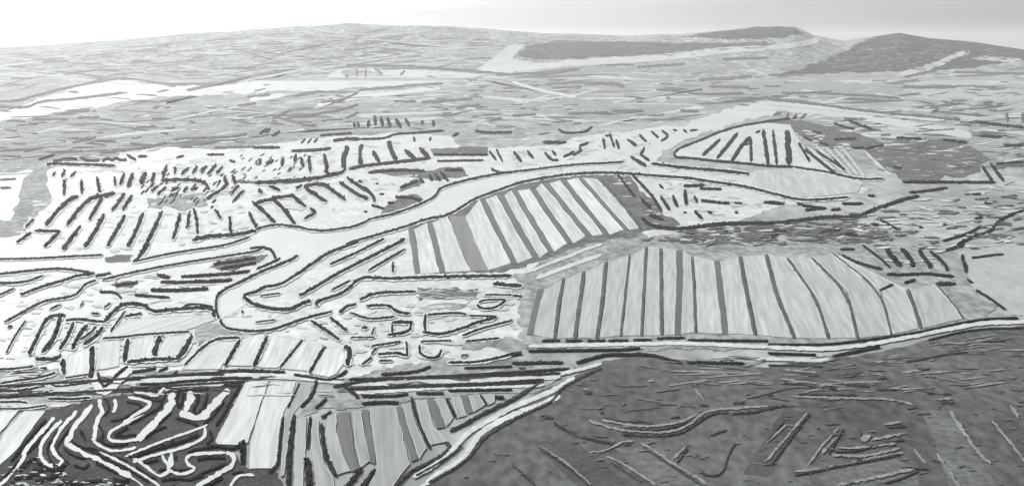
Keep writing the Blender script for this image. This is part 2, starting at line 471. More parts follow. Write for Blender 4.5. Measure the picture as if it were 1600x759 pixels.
patch('river', 'P', '-60 402 200 408 300 398 400 370 450 353 520 358 600 342 680 305 720 286 790 268 870 256 1000 252 1090 262 1170 270 1270 262 1350 285 1340 300 1250 312 1170 300 1080 278 950 272 880 275 820 286 760 305 700 335 650 350 600 362 545 380 455 440 430 448 345 500 470 470 420 505 390 516 350 506 340 480 350 455 400 430 430 400 390 388 300 405 180 432 -60 432', 'water', .5, 1)
patch('scrubland', '01', '180 320 230 285 300 270 300 400 300 510 200 600 80 720 0 730 -60 700 -40 620 60 600 130 440', 'grey', .6)
patch('marsh', 'P', '630 775 690 742 735 702 752 676 800 642 850 607 882 596 946 563 1000 557 1052 561 1200 574 1290 554 1332 557 1420 539 1500 517 1600 509 1720 508 1720 790', 'marsh', .6, 2)
patch('peatland', 'P', '64 642 150 622 200 612 300 606 382 596 337 690 390 733 436 737 450 790 -40 790 -40 745 30 705', 'peat', .45)
patch('verge', 'P', '-60 572 110 575 150 590 200 585 270 578 530 590 600 578 700 560 820 560 900 570 850 604 640 626 510 640 440 660 380 596 200 612 70 640 -60 640', 'grey', .45)
patch('farmland', 'P', '440 600 480 590 520 605 560 622 640 618 760 604 860 604 800 632 740 672 690 735 640 790 420 790 432 720', 'plotfan', .45)
patch('flooded_plain', 'T', '300 240 340 200 430 170 560 112 700 68 860 45 1020 60 1060 140 1120 220 1300 352 1250 350 1100 330 870 312 500 278 320 262', 'flood', .65, 1)
patch('farmland', 'P', '800 440 880 388 1000 362 1060 378 1380 378 1460 400 1560 480 1540 500 1300 545 820 545', 'grey', .45)
patch('meadow', 'P', '1500 395 1560 385 1720 370 1720 505 1600 497 1555 480 1520 450 1510 420', 'plotgrey', .5)
patch('farmland', 'P', '640 352 740 305 830 280 880 272 980 268 1000 300 1060 350 1000 366 900 385 815 420 780 428 660 428', 'darkgrey', .45)
patch('scrubland', '31', '600 180 780 130 850 110 1100 110 1250 130 1350 210 1400 240 1310 270 1330 310 1200 340 1100 330 1080 360 860 370 770 310 700 250', 'darkgrey', .6)
patch('scrubland', 'T', '700 70 860 45 1060 25 1300 70 1450 120 1598 180 1598 350 1480 210 1200 200 1060 110 1000 95', 'darkgrey', .6)
patch('scrubland', '11', '700 310 850 290 1050 300 1290 280 1330 340 1250 350 1150 372 1000 350 850 330', 'darkgrey', .6)
patch('scrubland', '11', '880 420 1000 360 1060 380 1020 410 900 432', 'darkgrey', .6)
patch('scrubland', '11', '760 540 880 490 1000 470 1030 500 900 560 800 572', 'darkgrey', .6)
patch('scrubland', '11', '1100 170 1440 155 1440 205 1100 212', 'darkgrey', .6)
patch('scrubland', '11', '1370 20 1598 10 1700 30 1700 100 1598 110 1400 70', 'grey', .6)
patch('scrubland', '01', '900 480 960 470 1250 460 1290 520 1180 545 1040 532 920 542', 'grey', .6)
patch('scrubland', '02', '640 122 690 85 820 68 790 122 700 132', 'darkgrey', .6)
patch('scrubland', '02', '1280 150 1350 100 1598 68 1680 80 1640 110 1598 130 1500 160 1380 182', 'darkgrey', .6)
patch('scrubland', '02', '700 265 740 240 860 230 850 270 800 290', 'darkgrey', .6)
patch('scrubland', '02', '1210 560 1260 500 1340 500 1400 540 1500 560 1500 590 1320 590 1240 640', 'grey', .6)
patch('scrubland', '12', '1000 280 1370 278 1370 330 1200 346 1000 342', 'darkgrey', .6)
patch('scrubland', '12', '1000 378 1320 372 1300 402 1040 408', 'grey', .6)
patch('scrubland', '12', '1290 600 1598 578 1700 600 1700 660 1598 684 1500 642 1300 662', 'grey', .6)
patch('scrubland', 'P', '1050 362 1180 352 1330 340 1400 325 1500 330 1600 320 1600 355 1480 385 1380 378 1060 378', 'grey', .6)
patch('mudflat', '31', '660 50 800 92 900 80 1200 80 1240 100 1270 30 1100 20 780 8', 'plotgrey', .65)
patch('mudflat', '30', '830 522 1000 490 1150 480 1598 492 1700 500 1700 535 1598 532 1100 536', 'plotgrey', .65)
patch('mudflat', '30', '830 556 1100 556 1598 558 1700 570 1700 620 1598 622 1000 610', 'plotgrey', .65)
patch('mudflat', '01', '720 195 900 180 1060 160 1200 170 1400 190 1410 230 1000 242 860 205', 'flood', .65)
patch('mudflat', '00', '-60 700 60 690 200 640 430 560 560 530 760 500 900 515 1060 540 1400 535 1598 500 1700 500 1700 560 1598 590 1400 590 1000 610 760 640 600 680 420 690 200 735 -60 770', 'flood', .65)
patch('mudflat', '10', '0 505 430 490 560 430 740 440 1000 432 1300 458 1598 472 1700 480 1598 500 1170 508 830 540 640 545 440 560 0 575', 'flood', .65)
patch('lake', 'P', '745 108 772 90 796 70 822 70 806 84 800 92 832 98 802 113 760 113', 'water', 1.7, .6)

for k, q in enumerate(['830 690 900 690 1010 775 920 775', '960 700 1040 700 1120 765 1040 775', '1225 640 1262 643 1200 745 1160 740', '1440 640 1480 642 1570 775 1490 775', '1545 655 1590 655 1680 775 1630 775', '1290 735 1400 715 1432 730 1440 775 1300 775']):
    patch('marsh', 'P', q, 'marshdark' if k % 2 == 0 else 'marshpale', .68, 1.5)
# ------------------------------------------------------------------ channels, tracks
CH = 'channel'
def ribbons(key, data, name, m, base=0.95, rag=.2, k=1.0):
    if name == CH: k, rag = .76, .36
    for part in data.split(';'):
        if not part.strip(): continue
        wd, co = part.split(':')
        tag(ribbon(name, pts(key, co), k * float(wd) / frame(key)[2], m, base, rag), kind='structure')
ribbons('20', '40: -60 440 0 435 200 410 500 388 1000 358 1300 315 1598 300; 18: 0 510 150 560 400 610', 'canal', 'water', 1.75)
ribbons('30', '34: 0 300 100 290 240 270 320 250; 34: 820 465 1050 410 1150 352 1260 320; 26: 1280 362 1420 368 1598 385; 22: 0 645 200 660 500 690 850 730 1100 750', 'canal', 'water', 1.75)
ribbons('10', '28: 380 660 600 610 820 585 1150 550; 26: -40 625 60 610 180 595', 'canal', 'water')
ribbons('22', '20: 80 185 300 100 480 30 560 5; 24: 150 218 330 150 560 70', 'track', 'road')
ribbons('22', '24: 100 640 500 632 850 625 1100 622 1598 645', 'track', 'road')
ribbons('32', '24: 0 645 200 655 380 660 560 640 800 600 1000 560 1300 500 1450 492 1700 488; 20: -80 720 120 722 300 732 420 715', 'track', 'road')
ribbons('13', '26: 560 120 700 122 900 112 1150 104 1598 92 1900 78; 24: 620 176 900 160 1200 140 1598 136 1800 125', 'track', 'road')
ribbons('13', '34: 1060 745 1110 700 1290 590 1350 500 1400 420 1598 310 1760 260 1900 195; 30: 980 700 1100 640 1240 520 1310 430 1450 350 1598 265 1740 210 1860 160 1990 80; 30: 1060 745 980 800', 'track', 'road')
ribbons('23', '20: 200 90 300 60 420 30 560 -6', 'track', 'road', 1.0)
ribbons('z2', '40: 0 190 200 160 420 120 520 90; 34: 0 285 250 250 560 225; 36: 560 225 640 290 760 320 920 300 1150 275; 30: -20 505 250 505 400 500; 40: 620 520 880 490', 'track', 'road')
ribbons('z1', '40: -60 365 100 360 400 355 700 360 900 365 1050 400; 36: -60 460 120 455 320 440', 'track', 'road')
ribbons('z3', '40: 560 180 860 190 1060 170 1598 155; 44: 900 270 1200 250 1598 245', 'track', 'road')
CH = 'channel'
ribbons('z4', '62: 680 -100 590 0 440 170 290 330 310 400 200 520 40 700 -40 780; 58: 770 -60 700 0 560 150 490 300 520 420 600 500 680 510; 62: 960 -180 790 0 680 170 640 290 700 380 780 440 760 490 680 510; 74: 1150 -260 940 0 860 170 810 230 900 270 1100 370 1300 460 1500 570 1640 640; 70: 1240 -120 1190 0 1190 100 1160 190; 44: 1160 190 1250 250 1350 310 1480 320 1598 300 1700 270; 44: 1800 -130 1500 0 1370 80 1350 170 1450 205 1598 195 1740 170', CH, 'channel')
ribbons('z2', '64: 1250 430 1240 520 1290 570 1230 660 1200 759; 56: 1430 430 1450 520 1410 600', CH, 'channel')
ribbons('z3', '58: 400 405 560 430 700 480 600 560 400 690 330 759; 50: 470 340 640 370 770 390 800 340 860 280', CH, 'channel')
ribbons('03', '62: 1080 175 1060 270 1000 330 900 430 860 470; 60: 1195 165 1160 300; 54: 1120 305 1200 330 1262 342 1330 250 1430 155', CH, 'channel')
ribbons('z5', '38: -40 390 300 245 600 135 900 35 990 -10; 48: 60 455 240 395 400 352 600 300 720 260 880 200 965 130 960 20; 52: 60 400 130 440 250 540 370 630 450 620 520 560 490 480 420 370; 50: 520 560 620 610 740 600 850 530 770 500 715 430 780 360 950 345 1230 340; 72: 1230 340 1325 370 1310 500 1200 560 1000 680 850 760; 80: 540 340 535 520; 44: 1270 780 1330 660 1430 612 1580 620; 26: 0 620 150 720 220 790', CH, 'channel')
ribbons('03', '20: 620 540 760 610 900 690 1000 760', CH, 'channel')
ribbons('P', '24: 1005 262 1018 238 1050 214 1100 196 1160 177 1215 165; 12: 1205 166 1300 175 1400 191 1520 213', 'river', 'water', .8)
ribbons('P', '5: -20 612 60 607 160 601 260 594 380 587 460 590 540 598; 4.5: 540 598 700 594 880 582', 'road', 'road', 1.0)
ribbons('T', '16: 1040 120 1060 200 1120 300; 18: 1130 200 1290 340; 16: 1180 190 1350 355; 14: 1240 200 1400 372; 14: 1290 200 1440 372; 16: 1480 220 1598 340 1650 372; 14: 1340 200 1480 380', 'ditch', 'pale', .9)
tag(ribbon('channel', pts('z2', '1165 130 1185 230 1230 310 1300 350 1400 290 1520 170 1640 50'), 10.5, 'channel', 1.22, .25), kind='structure')
# bright ditches in the dark marsh
ribbons('23', '18: 560 345 700 372 850 388 1050 362 1150 312; 18: 480 345 560 380 720 415 980 425 1100 378 1220 282 1400 272 1598 258; 18: 480 548 580 540 680 482 760 475; 18: 590 570 700 620 900 750; 22: 800 485 1000 610 1230 755; 16: 170 505 330 600 490 745; 22: 1000 592 1085 508; 14: 980 40 1300 45 1500 55; 24: 440 150 475 152; 24: 845 98 890 102; 20: 1140 150 1200 225', 'ditch', 'ditch', 1.2, .55, .68)
ribbons('33', '28: 1130 290 1200 390 1260 480 1320 560 1390 620; 20: 1395 345 1500 470 1620 625; 30: 1515 255 1565 335; 26: 1050 555 1130 670 1200 765; 20: -20 610 100 470 245 300; 18: -10 485 120 370; 18: 245 635 330 510 440 395; 22: 335 555 430 450; 22: 165 665 400 645 600 592 850 548; 26: 410 752 600 718 850 662 940 645; 18: 430 518 560 520 800 490; 50: 580 470 640 440; 20: 720 372 835 355; 18: 905 520 985 615; 16: 80 88 300 120 440 132; 14: 90 30 300 50; 16: 150 198 500 210 800 215 905 252; 18: 1035 215 1155 212; 20: 640 470 860 425', 'ditch', 'ditch', 1.2, .55, .68)
ribbons('33', '24: 400 562 600 575 820 520', 'ditch', 'ditch', 1.2, .55, .68)

# ------------------------------------------------------------------ strip plots
def strip_block(lines, key, top_gap, m_pale, m_dark, pale_what, dark_what, where, g1, g2, rim=1.1, show=None):
    """Strip plots side by side: dark strips along the given lines, pale plots between them."""
    L = []
    for part in lines.split(';'):
        if not part.strip(): continue
        wd, co = part.split(':'); L.append((float(wd) / frame(key)[2], pts(key, co)))
    L.sort(key=lambda t: t[1][0][0])
    for i, ((wa, a), (wb, b)) in enumerate(zip(L, L[1:])):
        left = [(x + wa / 2 + .3, y) for x, y in a]; right = [(x - wb / 2 - .3, y) for x, y in b]
        left[0] = (left[0][0], left[0][1] + top_gap)
        p = left + right[::-1]
        tag(plot(p, m_pale, rim=rim), '%s %s from the left %s' % (ordinal(i + 1), pale_what, where), 'field', g1)
    k = 0
    for i, (wd, a) in enumerate(L):
        mm = m_dark
        p = [(x - wd / 2, y) for x, y in a] + [(x + wd / 2, y) for x, y in a[::-1]]
        k += 1
        if wd > 20: mm = 'plotmid'
        if wd > 8: o = plot(p, mm, rim=0)
        else: o = bank('field_bank', a, wd, mm, .5, .12)
        tag(o, '%s %s from the left %s' % (ordinal(k), dark_what, where), 'field' if wd > 8 else 'bank', g2)
strip_block('38: 90 390 110 530 130 672; 38: 205 350 245 500 285 660; 112: 375 310 435 470 515 650; 42: 535 205 630 400 735 605; 45: 645 180 755 380 870 570; 40: 735 150 845 340 965 535; 42: 850 140 960 310 1085 480; 45: 930 105 1065 270 1200 435; 40: 1040 85 1170 250 1310 425; 34: 1145 70 1285 230 1435 395; 22: 1265 80 1400 220 1520 385',
  'A', 0, 'plotA', 'plotdark', 'narrow white plot', 'dark strip', 'in the striped block below the river bend', 'white plots of the block below the river bend', 'dark strips of the block below the river bend', 1.0)
strip_block('40: 180 285 145 420 110 570; 25: 325 215 290 400 268 590; 28: 450 172 420 400 395 590; 28: 590 112 560 400 530 590; 16: 735 70 705 350 680 575; 20: 840 20 825 300 810 575; 25: 930 30 934 300 936 572; 40: 1045 45 1048 250 1035 572; 18: 1125 80 1140 300 1148 555; 38: 1280 110 1310 350 1330 565; 28: 1425 80 1470 330 1522 570; 26: 1589 70 1648 310 1764 590; 20: 1718 90 1898 340 1978 592; 20: 1870 90 2090 300 2160 590; 14: 2000 60 2300 290 2370 570; 26: 2470 285 2520 420 2555 530; 12: 2640 250 2750 370 2820 470',
  '22', 0, 'plotB', 'plotdark', 'broad pale grey plot', 'dark dividing bank', 'in the large block above the dark marsh', 'broad plots of the block above the marsh', 'dividing banks of the block above the marsh', 1.2)
plots('02', '690 552 800 470 960 460 1335 442 1340 480 1230 520 1100 552 840 575 680 582', 'plot', 'long white plot', 'lying crosswise beside the hairpin channel', 'white plots left of the hairpin')
plots('P', '105 555 140 541 140 584 102 587; 156 533 187 531 186 571 163 576 150 577; 208 528 240 523 236 559 197 564; 258 526 296 521 292 540 275 556 243 558', 'plot', 'short white plot', 'in the row below the crosswise plot', 'short white plots below the crosswise plot')
plots('P', '332 533 372 532 355 556 343 576 284 577; 384 526 416 520 408 540 393 571 358 571 376 540; 424 522 470 528 459 540 435 574 402 573 419 540; 478 529 506 537 482 579 440 575 466 541; 508 543 530 541 542 560 527 583 515 589 484 583', 'plot', 'slanting white plot', 'in the row above the road embankment', 'slanting white plots above the road')
plots('P', '385 594 420 595 405 635 388 690 372 694 340 693 336 688 352 658; 423 595 462 596 455 620 441 650 437 690 432 722 424 731 391 731 391 690 408 635', 'plot', 'large white field', 'below the road embankment', 'large white fields below the road')
plots('P', '0 641 29 641 10 664 -12 690 -12 641; 38 641 71 641 54 664 28 700 -10 736 -10 705 12 668', 'flood', 'white field', 'at the lower left picture edge', 'white fields beside the dark peat')
plots('13', '275 130 350 130 330 200 232 300 212 400 190 560 172 690 150 700 160 560 180 340; 250 330 312 322 308 500 290 790 238 790 242 500; 350 345 390 345 390 450 425 620 480 700 500 790 378 790 368 620 345 540; 450 320 500 300 500 420 540 560 590 660 500 690 440 560 432 420; 602 290 655 290 680 450 710 600 655 645 622 500; 705 272 870 262 910 430 960 620 900 690 850 760 690 790 760 640 740 520; 915 245 958 238 1000 380 1062 520 1020 590 945 370; 1000 222 1058 222 1110 390 1160 440 1200 480 1090 500 1030 380; 1130 212 1172 212 1228 330 1190 385; 1217 202 1270 200 1318 315 1260 332; 1325 190 1390 185 1428 250 1362 298; 1420 182 1490 182 1488 235 1450 255', 'plotfan', 'pale strip plot', 'in the fan below the parallel tracks', 'pale strip plots in the fan below the tracks')
plots('13', '512 300 580 290 618 560 648 640 595 668 545 560 508 420; 662 282 700 282 750 600 738 622 700 600; 880 262 908 262 1010 588 972 608; 1065 217 1113 217 1180 388 1128 398; 1275 197 1318 193 1355 298 1322 308', 'plotdark', 'dark strip plot', 'between pale strips of the fan below the tracks', 'dark strip plots in the fan below the tracks', rim=0)
plots('T', '790 342 1080 332 1250 362 1400 402 1460 432 1440 480 1280 500 1060 512 880 472 780 438', 'plotgrey', 'broad pale field', 'tapering to a point where the river band ends', 'pale fields right of the river', rim=.8)

# ------------------------------------------------------------------ dark banks, row by row
FB, HG = 'field_bank', 'hedgerow'
banks('01', '24: 330 340 345 312; 24: 385 345 405 305; 22: 440 345 470 312; 24: 400 460 405 360; 25: 512 450 508 360; 24: 622 440 605 345; 22: 722 400 715 345; 24: 750 395 775 320; 28: 800 410 830 320; 34: 880 390 905 320; 28: 945 380 965 320; 28: 1015 360 1040 270; 22: 1090 330 1095 280; 22: 1130 330 1180 285; 22: 1200 325 1230 280; 22: 1255 320 1290 275; 22: 1295 330 1350 270; 22: 1350 325 1390 280; 24: 1420 400 1400 340; 24: 1470 390 1450 330', FB, 'bank', 'short dark bank', 'along the top row of the white block', 'banks in the top row of the white block', margin='rim', k_w=1.0)
banks('C', '19: 190 432 235 375 290 320 325 312; 19: 278 432 330 360 385 312 480 298; 18: 370 408 400 360 425 315; 17: 465 370 520 300; 16: 510 366 550 305; 14: 630 290 658 265; 14: 655 305 690 270; 18: 710 290 745 272; 15: 765 292 780 268; 15: 795 285 815 270; 16: 670 245 750 240 850 246 870 285; 16: 860 320 910 290; 14: 900 300 950 255; 14: 960 305 990 265; 14: 975 325 1015 285', FB, 'bank', 'slanting dark bank', 'across the middle row of the white block', 'banks in the middle row of the white block', margin='rim', k_w=1.0)
banks('C', '16: 185 518 250 455; 20: 260 532 300 480 335 432; 20: 352 522 400 450 432 390; 20: 445 517 490 445 520 388; 19: 530 520 570 450 595 378; 18: 575 565 605 520 640 450 672 375; 17: 720 488 750 385; 16: 780 442 788 375; 16: 822 468 820 410 805 360; 15: 960 462 957 395; 16: 895 365 920 405; 15: 1035 375 1068 438; 14: 70 502 130 460; 13: 105 440 140 405', FB, 'bank', 'long dark bank', 'reaching down to the river in the white block', 'banks in the lowest row of the white block', margin='rim', k_w=1.0)
banks('01', '20: 215 680 375 682; 26: 1200 740 1300 710 1440 710 1598 680', FB, 'bank', 'level dark bank', 'closing the white block at its foot', 'level banks of the white block', margin='rim', k_w=1.0)
banks('01', '26: 290 265 420 262 600 270 720 275; 20: 240 235 340 205; 22: 500 225 560 245 620 240; 22: 640 250 660 225 700 240 720 225 760 240 790 235; 22: 790 205 850 240; 22: 860 216 920 215; 22: 1100 225 1150 210; 20: 1290 205 1400 205; 20: 330 250 420 225 480 235; 24: 1430 240 1470 250', HG, 'hedgerow', 'ragged dark hedge', 'along the upper edge of the white block', 'hedges at the upper edge of the white block', margin='rim')
banks('01', '16: 0 215 130 215; 16: 150 185 260 160; 16: 330 190 460 180; 20: 450 130 600 95; 20: 620 190 780 180 900 160 1040 130; 20: 1080 115 1200 100 1400 100 1540 75; 16: 1130 160 1260 140 1400 115; 20: 1340 160 1598 155; 18: 0 412 70 410; 14: 0 360 100 355; 22: 1480 370 1598 380', HG, 'hedgerow', 'low dark hedge', 'on the grey plain beyond the white block', 'hedges beyond the white block', 'softscrub')
banks('11', '30: 440 320 440 260 425 200; 30: 548 290 545 235 570 150; 28: 658 270 645 220 660 140; 30: 770 255 730 180; 30: 875 240 840 170 830 120; 30: 1000 240 930 175; 22: 990 125 985 95; 28: 1080 225 1020 160; 20: 1085 120 1090 95; 26: 340 320 330 220; 22: 295 285 280 220; 22: 160 280 170 220; 22: 60 260 110 240; 20: 200 310 225 290; 18: 20 270 30 230; 22: 240 250 250 200', FB, 'bank', 'upright dark bank', 'in the white row near the picture centre top', 'banks in the far white row', margin='rim', k_w=1.0)
banks('11', '26: -10 382 190 370 400 350 520 325; 20: 440 330 540 320 560 290; 20: 580 295 660 275 840 255 980 240 1090 225; 22: 480 118 570 105 650 108; 14: 650 108 810 105 860 75 1000 70 1170 55', FB, 'bank', 'lengthwise dark bank', 'bordering the far white row', 'long banks bordering the far white row', margin='rim', k_w=1.0)
banks('11', '26: -10 512 100 480 190 465 240 460; 26: -20 500 60 570 120 630; 28: 110 490 160 530 200 580 245 640; 28: 235 470 310 530; 20: 300 605 380 565 340 545; 28: 300 400 330 430 440 500; 26: 300 400 400 385 440 400 560 490; 26: 520 375 640 460 700 480; 24: 570 350 640 400 700 430 745 480 735 500; 20: 640 370 660 375; 28: 15 425 40 445; 26: 80 400 150 430; 24: 250 420 290 395', FB, 'bank', 'diagonal dark bank', 'above the pale tongue beside the river', 'diagonal banks above the river', margin='rim', k_w=1.0)
banks('11', '14: 745 385 765 385; 14: 770 450 800 450; 26: 820 505 860 505; 16: 675 560 695 560; 24: 900 410 1010 370; 22: 1020 350 1050 380; 24: 1080 330 1100 370; 24: 1120 330 1150 370; 24: 1150 310 1200 370; 22: 870 470 960 470 1030 490; 20: 720 520 800 540; 22: 700 318 860 300 1050 305; 22: 1180 300 1290 300; 20: 1110 205 1450 205; 16: 1130 245 1420 240; 18: 1540 250 1500 170; 22: 1470 295 1520 320 1598 315; 20: 1455 180 1500 240; 22: 1370 55 1420 70 1598 65; 22: 1225 90 1265 70', 'thicket', 'thicket', 'scrubby dark hump', 'on the waste ground above the river', 'humps on the waste ground above the river')
banks('11', '20: 615 35 610 0; 20: 640 35 635 0; 22: 700 40 705 -10; 22: 745 25 740 -40; 22: 790 30 780 -30; 22: 840 35 820 -30; 22: 905 40 870 -20; 20: 960 30 930 -20; 22: 1035 20 1040 -10; 22: 1110 30 1105 -10; 18: 20 80 70 40; 18: 60 70 90 40; 18: 100 90 150 60', FB, 'bank', 'tiny dark bank', 'in the farthest row of white plots', 'banks in the farthest white row', margin='rim', k_w=1.0)
banks('11', '24: -20 160 150 160; 26: 220 182 400 175 470 165; 16: 280 135 310 105; 16: 320 135 345 105; 16: 360 130 385 105; 16: 400 85 600 70', HG, 'hedgerow', 'dark hedge', 'between the farthest white rows', 'hedges between the farthest white rows', margin='rim')
# river banks
banks('11', '24: 0 672 100 640 240 650 360 680 480 675 640 650 700 610 740 600 860 575 1040 510 1130 460 1140 420 1200 395 1390 345 1598 312', 'river_bank', 'river bank', 'dark ragged bank', 'along the far side of the river', 'river banks', 'scrub', .7, margin='rim')
banks('11', '26: 560 762 700 720 950 650 1060 605 1180 590 1290 530 1360 480 1490 435 1598 395 1680 370 1950 325 2220 315 2460 335 2700 350 2840 375 3040 400 3198 440 3380 488 3500 488 3700 470', 'river_bank', 'river bank', 'long dark bank', 'along the near side of the river', 'river banks', 'scrub', .7, margin='rim')
banks('21', '20: 0 312 130 300 270 280 460 262 560 260 700 250; 28: 870 262 1050 285 1300 305 1480 325', 'river_bank', 'river bank', 'dark far bank', 'where the river runs level past the triangle', 'upper river banks', 'scrub', .7, margin='rim')
banks('T', '20: 1040 322 1100 332 1250 352 1400 390 1480 400 1598 395; 20: 300 262 400 265 500 280 750 300 870 315 1040 320; 20: 310 265 288 240 330 200 420 170 560 110 700 65 860 40 1020 20', FB, 'bank', 'dark edge bank', 'round the pale triangle of strips', 'edge banks of the triangle', margin='rim')
banks('T', '30: 470 250 580 150; 32: 560 270 690 110; 34: 650 290 720 180 770 135; 26: 770 140 775 290; 18: 700 185 760 180; 32: 850 90 880 310; 26: 910 90 935 310; 50: 1000 95 1010 310; 26: 1070 170 1140 290; 26: 1110 210 1220 300 1300 360; 20: 1180 220 1360 340; 14: 1290 270 1340 320; 26: 830 95 800 110', FB, 'bank', 'dark bank', 'between pale strips of the triangle', 'banks inside the triangle', margin='rim')
banks('T', '24: 0 150 60 190; 22: 75 120 120 165; 22: 150 100 195 140; 22: 215 95 265 130 210 160; 24: 285 90 312 95; 24: 350 90 375 110; 20: 390 97 440 90; 24: 80 250 110 200; 24: 80 240 140 285; 28: 20 255 120 320; 22: -70 150 -50 210; 20: -110 110 -80 200; 22: -150 140 -140 210; 22: -300 190 -240 170; 22: -340 250 -280 215', FB, 'bank', 'hooked dark bank', 'just left of the pale triangle', 'banks left of the triangle', margin='rim')
banks('21', '24: 10 185 60 250; 24: 95 180 135 230; 22: 250 180 275 210; 22: 205 190 240 235 290 240; 24: 320 220 390 185; 22: 420 160 430 165; 26: 190 128 340 128; 22: 580 85 610 90; 20: 290 45 320 70 450 70 500 30', FB, 'bank', 'small dark bank', 'above the river where it straightens', 'small banks above the straight river')
banks('T', '28: 85 520 145 580; 24: 30 370 150 490 210 590; 28: 210 505 265 590; 28: 285 505 315 570; 28: 360 470 370 560; 28: 420 500 435 545; 30: 140 620 220 650; 20: 200 430 225 455; 26: 420 595 470 645; 18: 350 605 370 605; 20: -70 350 -20 420 50 510; 24: 350 440 480 435', FB, 'bank', 'stubby dark bank', 'right of the striped block below the river', 'stubby banks right of the striped block')
banks('T', '20: 450 455 590 460; 22: 460 530 640 550; 16: 670 545 720 548; 26: 850 540 980 550; 18: 670 605 692 605; 20: 1060 550 1110 560; 22: 1110 590 1240 575; 22: 1340 550 1470 550; 20: 1500 500 1545 500; 18: 1270 590 1330 580; 18: 500 600 530 610', HG, 'hedgerow', 'level dark hedge', 'on the open ground below the pale tapering field', 'hedges below the tapering field')
banks('T', '30: 90 640 150 690 330 710 520 680 700 670 950 670 1050 655 1250 630 1440 635 1500 600 1620 560 1680 535 1820 500', 'hedgerow', 'hedgerow', 'long winding dark tree belt', 'between the striped block and the large block', 'tree belts', 'scrub', .8)
banks('T', '24: 1380 30 1400 40 1530 90; 24: 1480 210 1598 185; 22: 1290 150 1430 145; 20: 1400 205 1480 200; 18: 1290 50 1420 90; 18: 1100 130 1150 160; 18: 1150 100 1210 110; 18: 860 35 900 40; 20: 1030 20 1060 10; 20: 1200 170 1260 190', HG, 'hedgerow', 'broken dark hedge', 'on the scrub right of the triangle', 'hedges right of the triangle')
banks('31', '22: 840 375 1100 375 1420 378; 22: 800 100 960 108; 24: 1090 110 1240 130; 26: 1300 0 1450 20 1598 35; 22: 1340 280 1400 370; 26: 1390 260 1470 370; 16: 1420 262 1598 250; 20: 880 440 1000 430 1120 410; 16: 600 20 650 50; 20: 1320 90 1460 95; 20: 1470 145 1598 150; 22: 780 280 830 290', HG, 'hedgerow', 'dark hedge', 'round the dark scrub at the right', 'hedges round the dark scrub')
banks('31', '22: 1180 762 1300 710 1400 680 1430 620 1500 585 1598 550; 18: 1090 742 1240 700 1330 650; 18: 1290 602 1340 595; 18: 700 610 830 680; 16: 940 655 965 657; 16: 1090 640 1110 640; 18: 1270 450 1330 450; 18: 1350 505 1390 510; 22: 40 680 120 685; 20: 60 700 20 720; 20: 330 690 450 680; 18: 480 700 560 705; 20: 650 640 690 640; 20: 210 520 360 540; 18: 400 545 450 545', HG, 'hedgerow', 'straggling dark hedge', 'on the rough ground at the right', 'hedges on the rough ground at the right')
banks('32', '44: 740 40 790 100 830 140; 40: 830 30 890 90 910 150; 36: 940 40 990 110 1020 150; 28: 1010 45 1110 130 1120 170; 24: 1110 40 1230 5; 30: 1210 70 1240 180; 16: 1270 90 1380 75 1470 65; 22: 460 70 560 120 710 160; 18: 450 35 540 35; 20: 590 10 700 90 760 150', FB, 'bank', 'thick dark bank', 'above the right end of the large block', 'banks above the right end of the large block')
banks('32', '24: 740 190 840 195 970 185 1160 205; 32: 1050 250 1170 250; 24: 850 245 920 225; 20: 700 290 780 255; 20: 1245 225 1280 245; 20: 1300 290 1400 350 1480 410', FB, 'bank', 'short level bank', 'closing the top of the large block at right', 'level banks at the right of the large block')
# left, between the river and the road
banks('02', '18: -40 98 160 95 300 90 450 80 640 72; 24: 830 115 870 90 935 0; 20: 830 115 1000 75 1200 40 1400 15 1560 -40; 22: -40 195 180 170 350 155 470 165 590 188; 28: 600 205 690 185; 22: -40 248 150 245 270 200; 20: -40 335 90 280; 26: 130 320 250 270 380 235 480 200 580 190; 22: 30 490 200 395 280 355 430 335 490 310 530 250 600 230; 20: 640 225 850 175 1080 130 1400 80 1598 50 1640 30', 'channel_bank', 'channel bank', 'thin dark bank', 'along the bright channels at the left edge', 'banks along the left channels', axis=1, margin='rim')
banks('02', '22: 1130 205 1400 190 1560 170; 26: 1000 240 1200 240 1450 225; 28: 940 290 1100 290 1300 280; 18: 840 320 1060 335; 30: 980 195 1060 210; 18: 620 300 720 300 760 340; 20: 720 262 860 240; 24: 1330 130 1598 90; 22: 1380 155 1598 120; 24: 1560 30 1640 20 1700 40 1720 90; 20: 1750 90 1690 120 1600 160', HG, 'hedgerow', 'level dark hedge', 'on the island left of the hairpin channel', 'hedges on the island left of the hairpin', axis=1)
banks('02', '26: 1368 470 1345 400 1352 330 1390 290 1500 240 1598 190 1680 155 1800 110 1860 75', 'channel_bank', 'channel bank', 'dark outer bank', 'down the left side of the hairpin channel', 'hairpin banks', margin='rim')
banks('02', '24: 1375 480 1400 520 1450 535 1598 550 1728 530 1900 465 2070 425', 'channel_bank', 'channel bank', 'dark outer bank', 'round the bottom of the hairpin channel', 'hairpin banks', margin='rim')
banks('12', '28: -80 320 -30 310 0 300 60 265 140 262 220 215 330 140 450 55 640 -10', 'channel_bank', 'channel bank', 'dark inner bank', 'along the upper bright band of the hairpin', 'hairpin banks', margin='rim')
banks('12', '24: 460 130 600 70 740 0 800 -30; 30: 270 325 380 265 500 190 700 90 870 5 930 -30; 24: 700 170 800 110 930 35; 24: 855 120 855 180', 'channel_bank', 'channel bank', 'straight dark bank', 'between the bright bands of the hairpin', 'straight banks inside the hairpin', margin='rim')
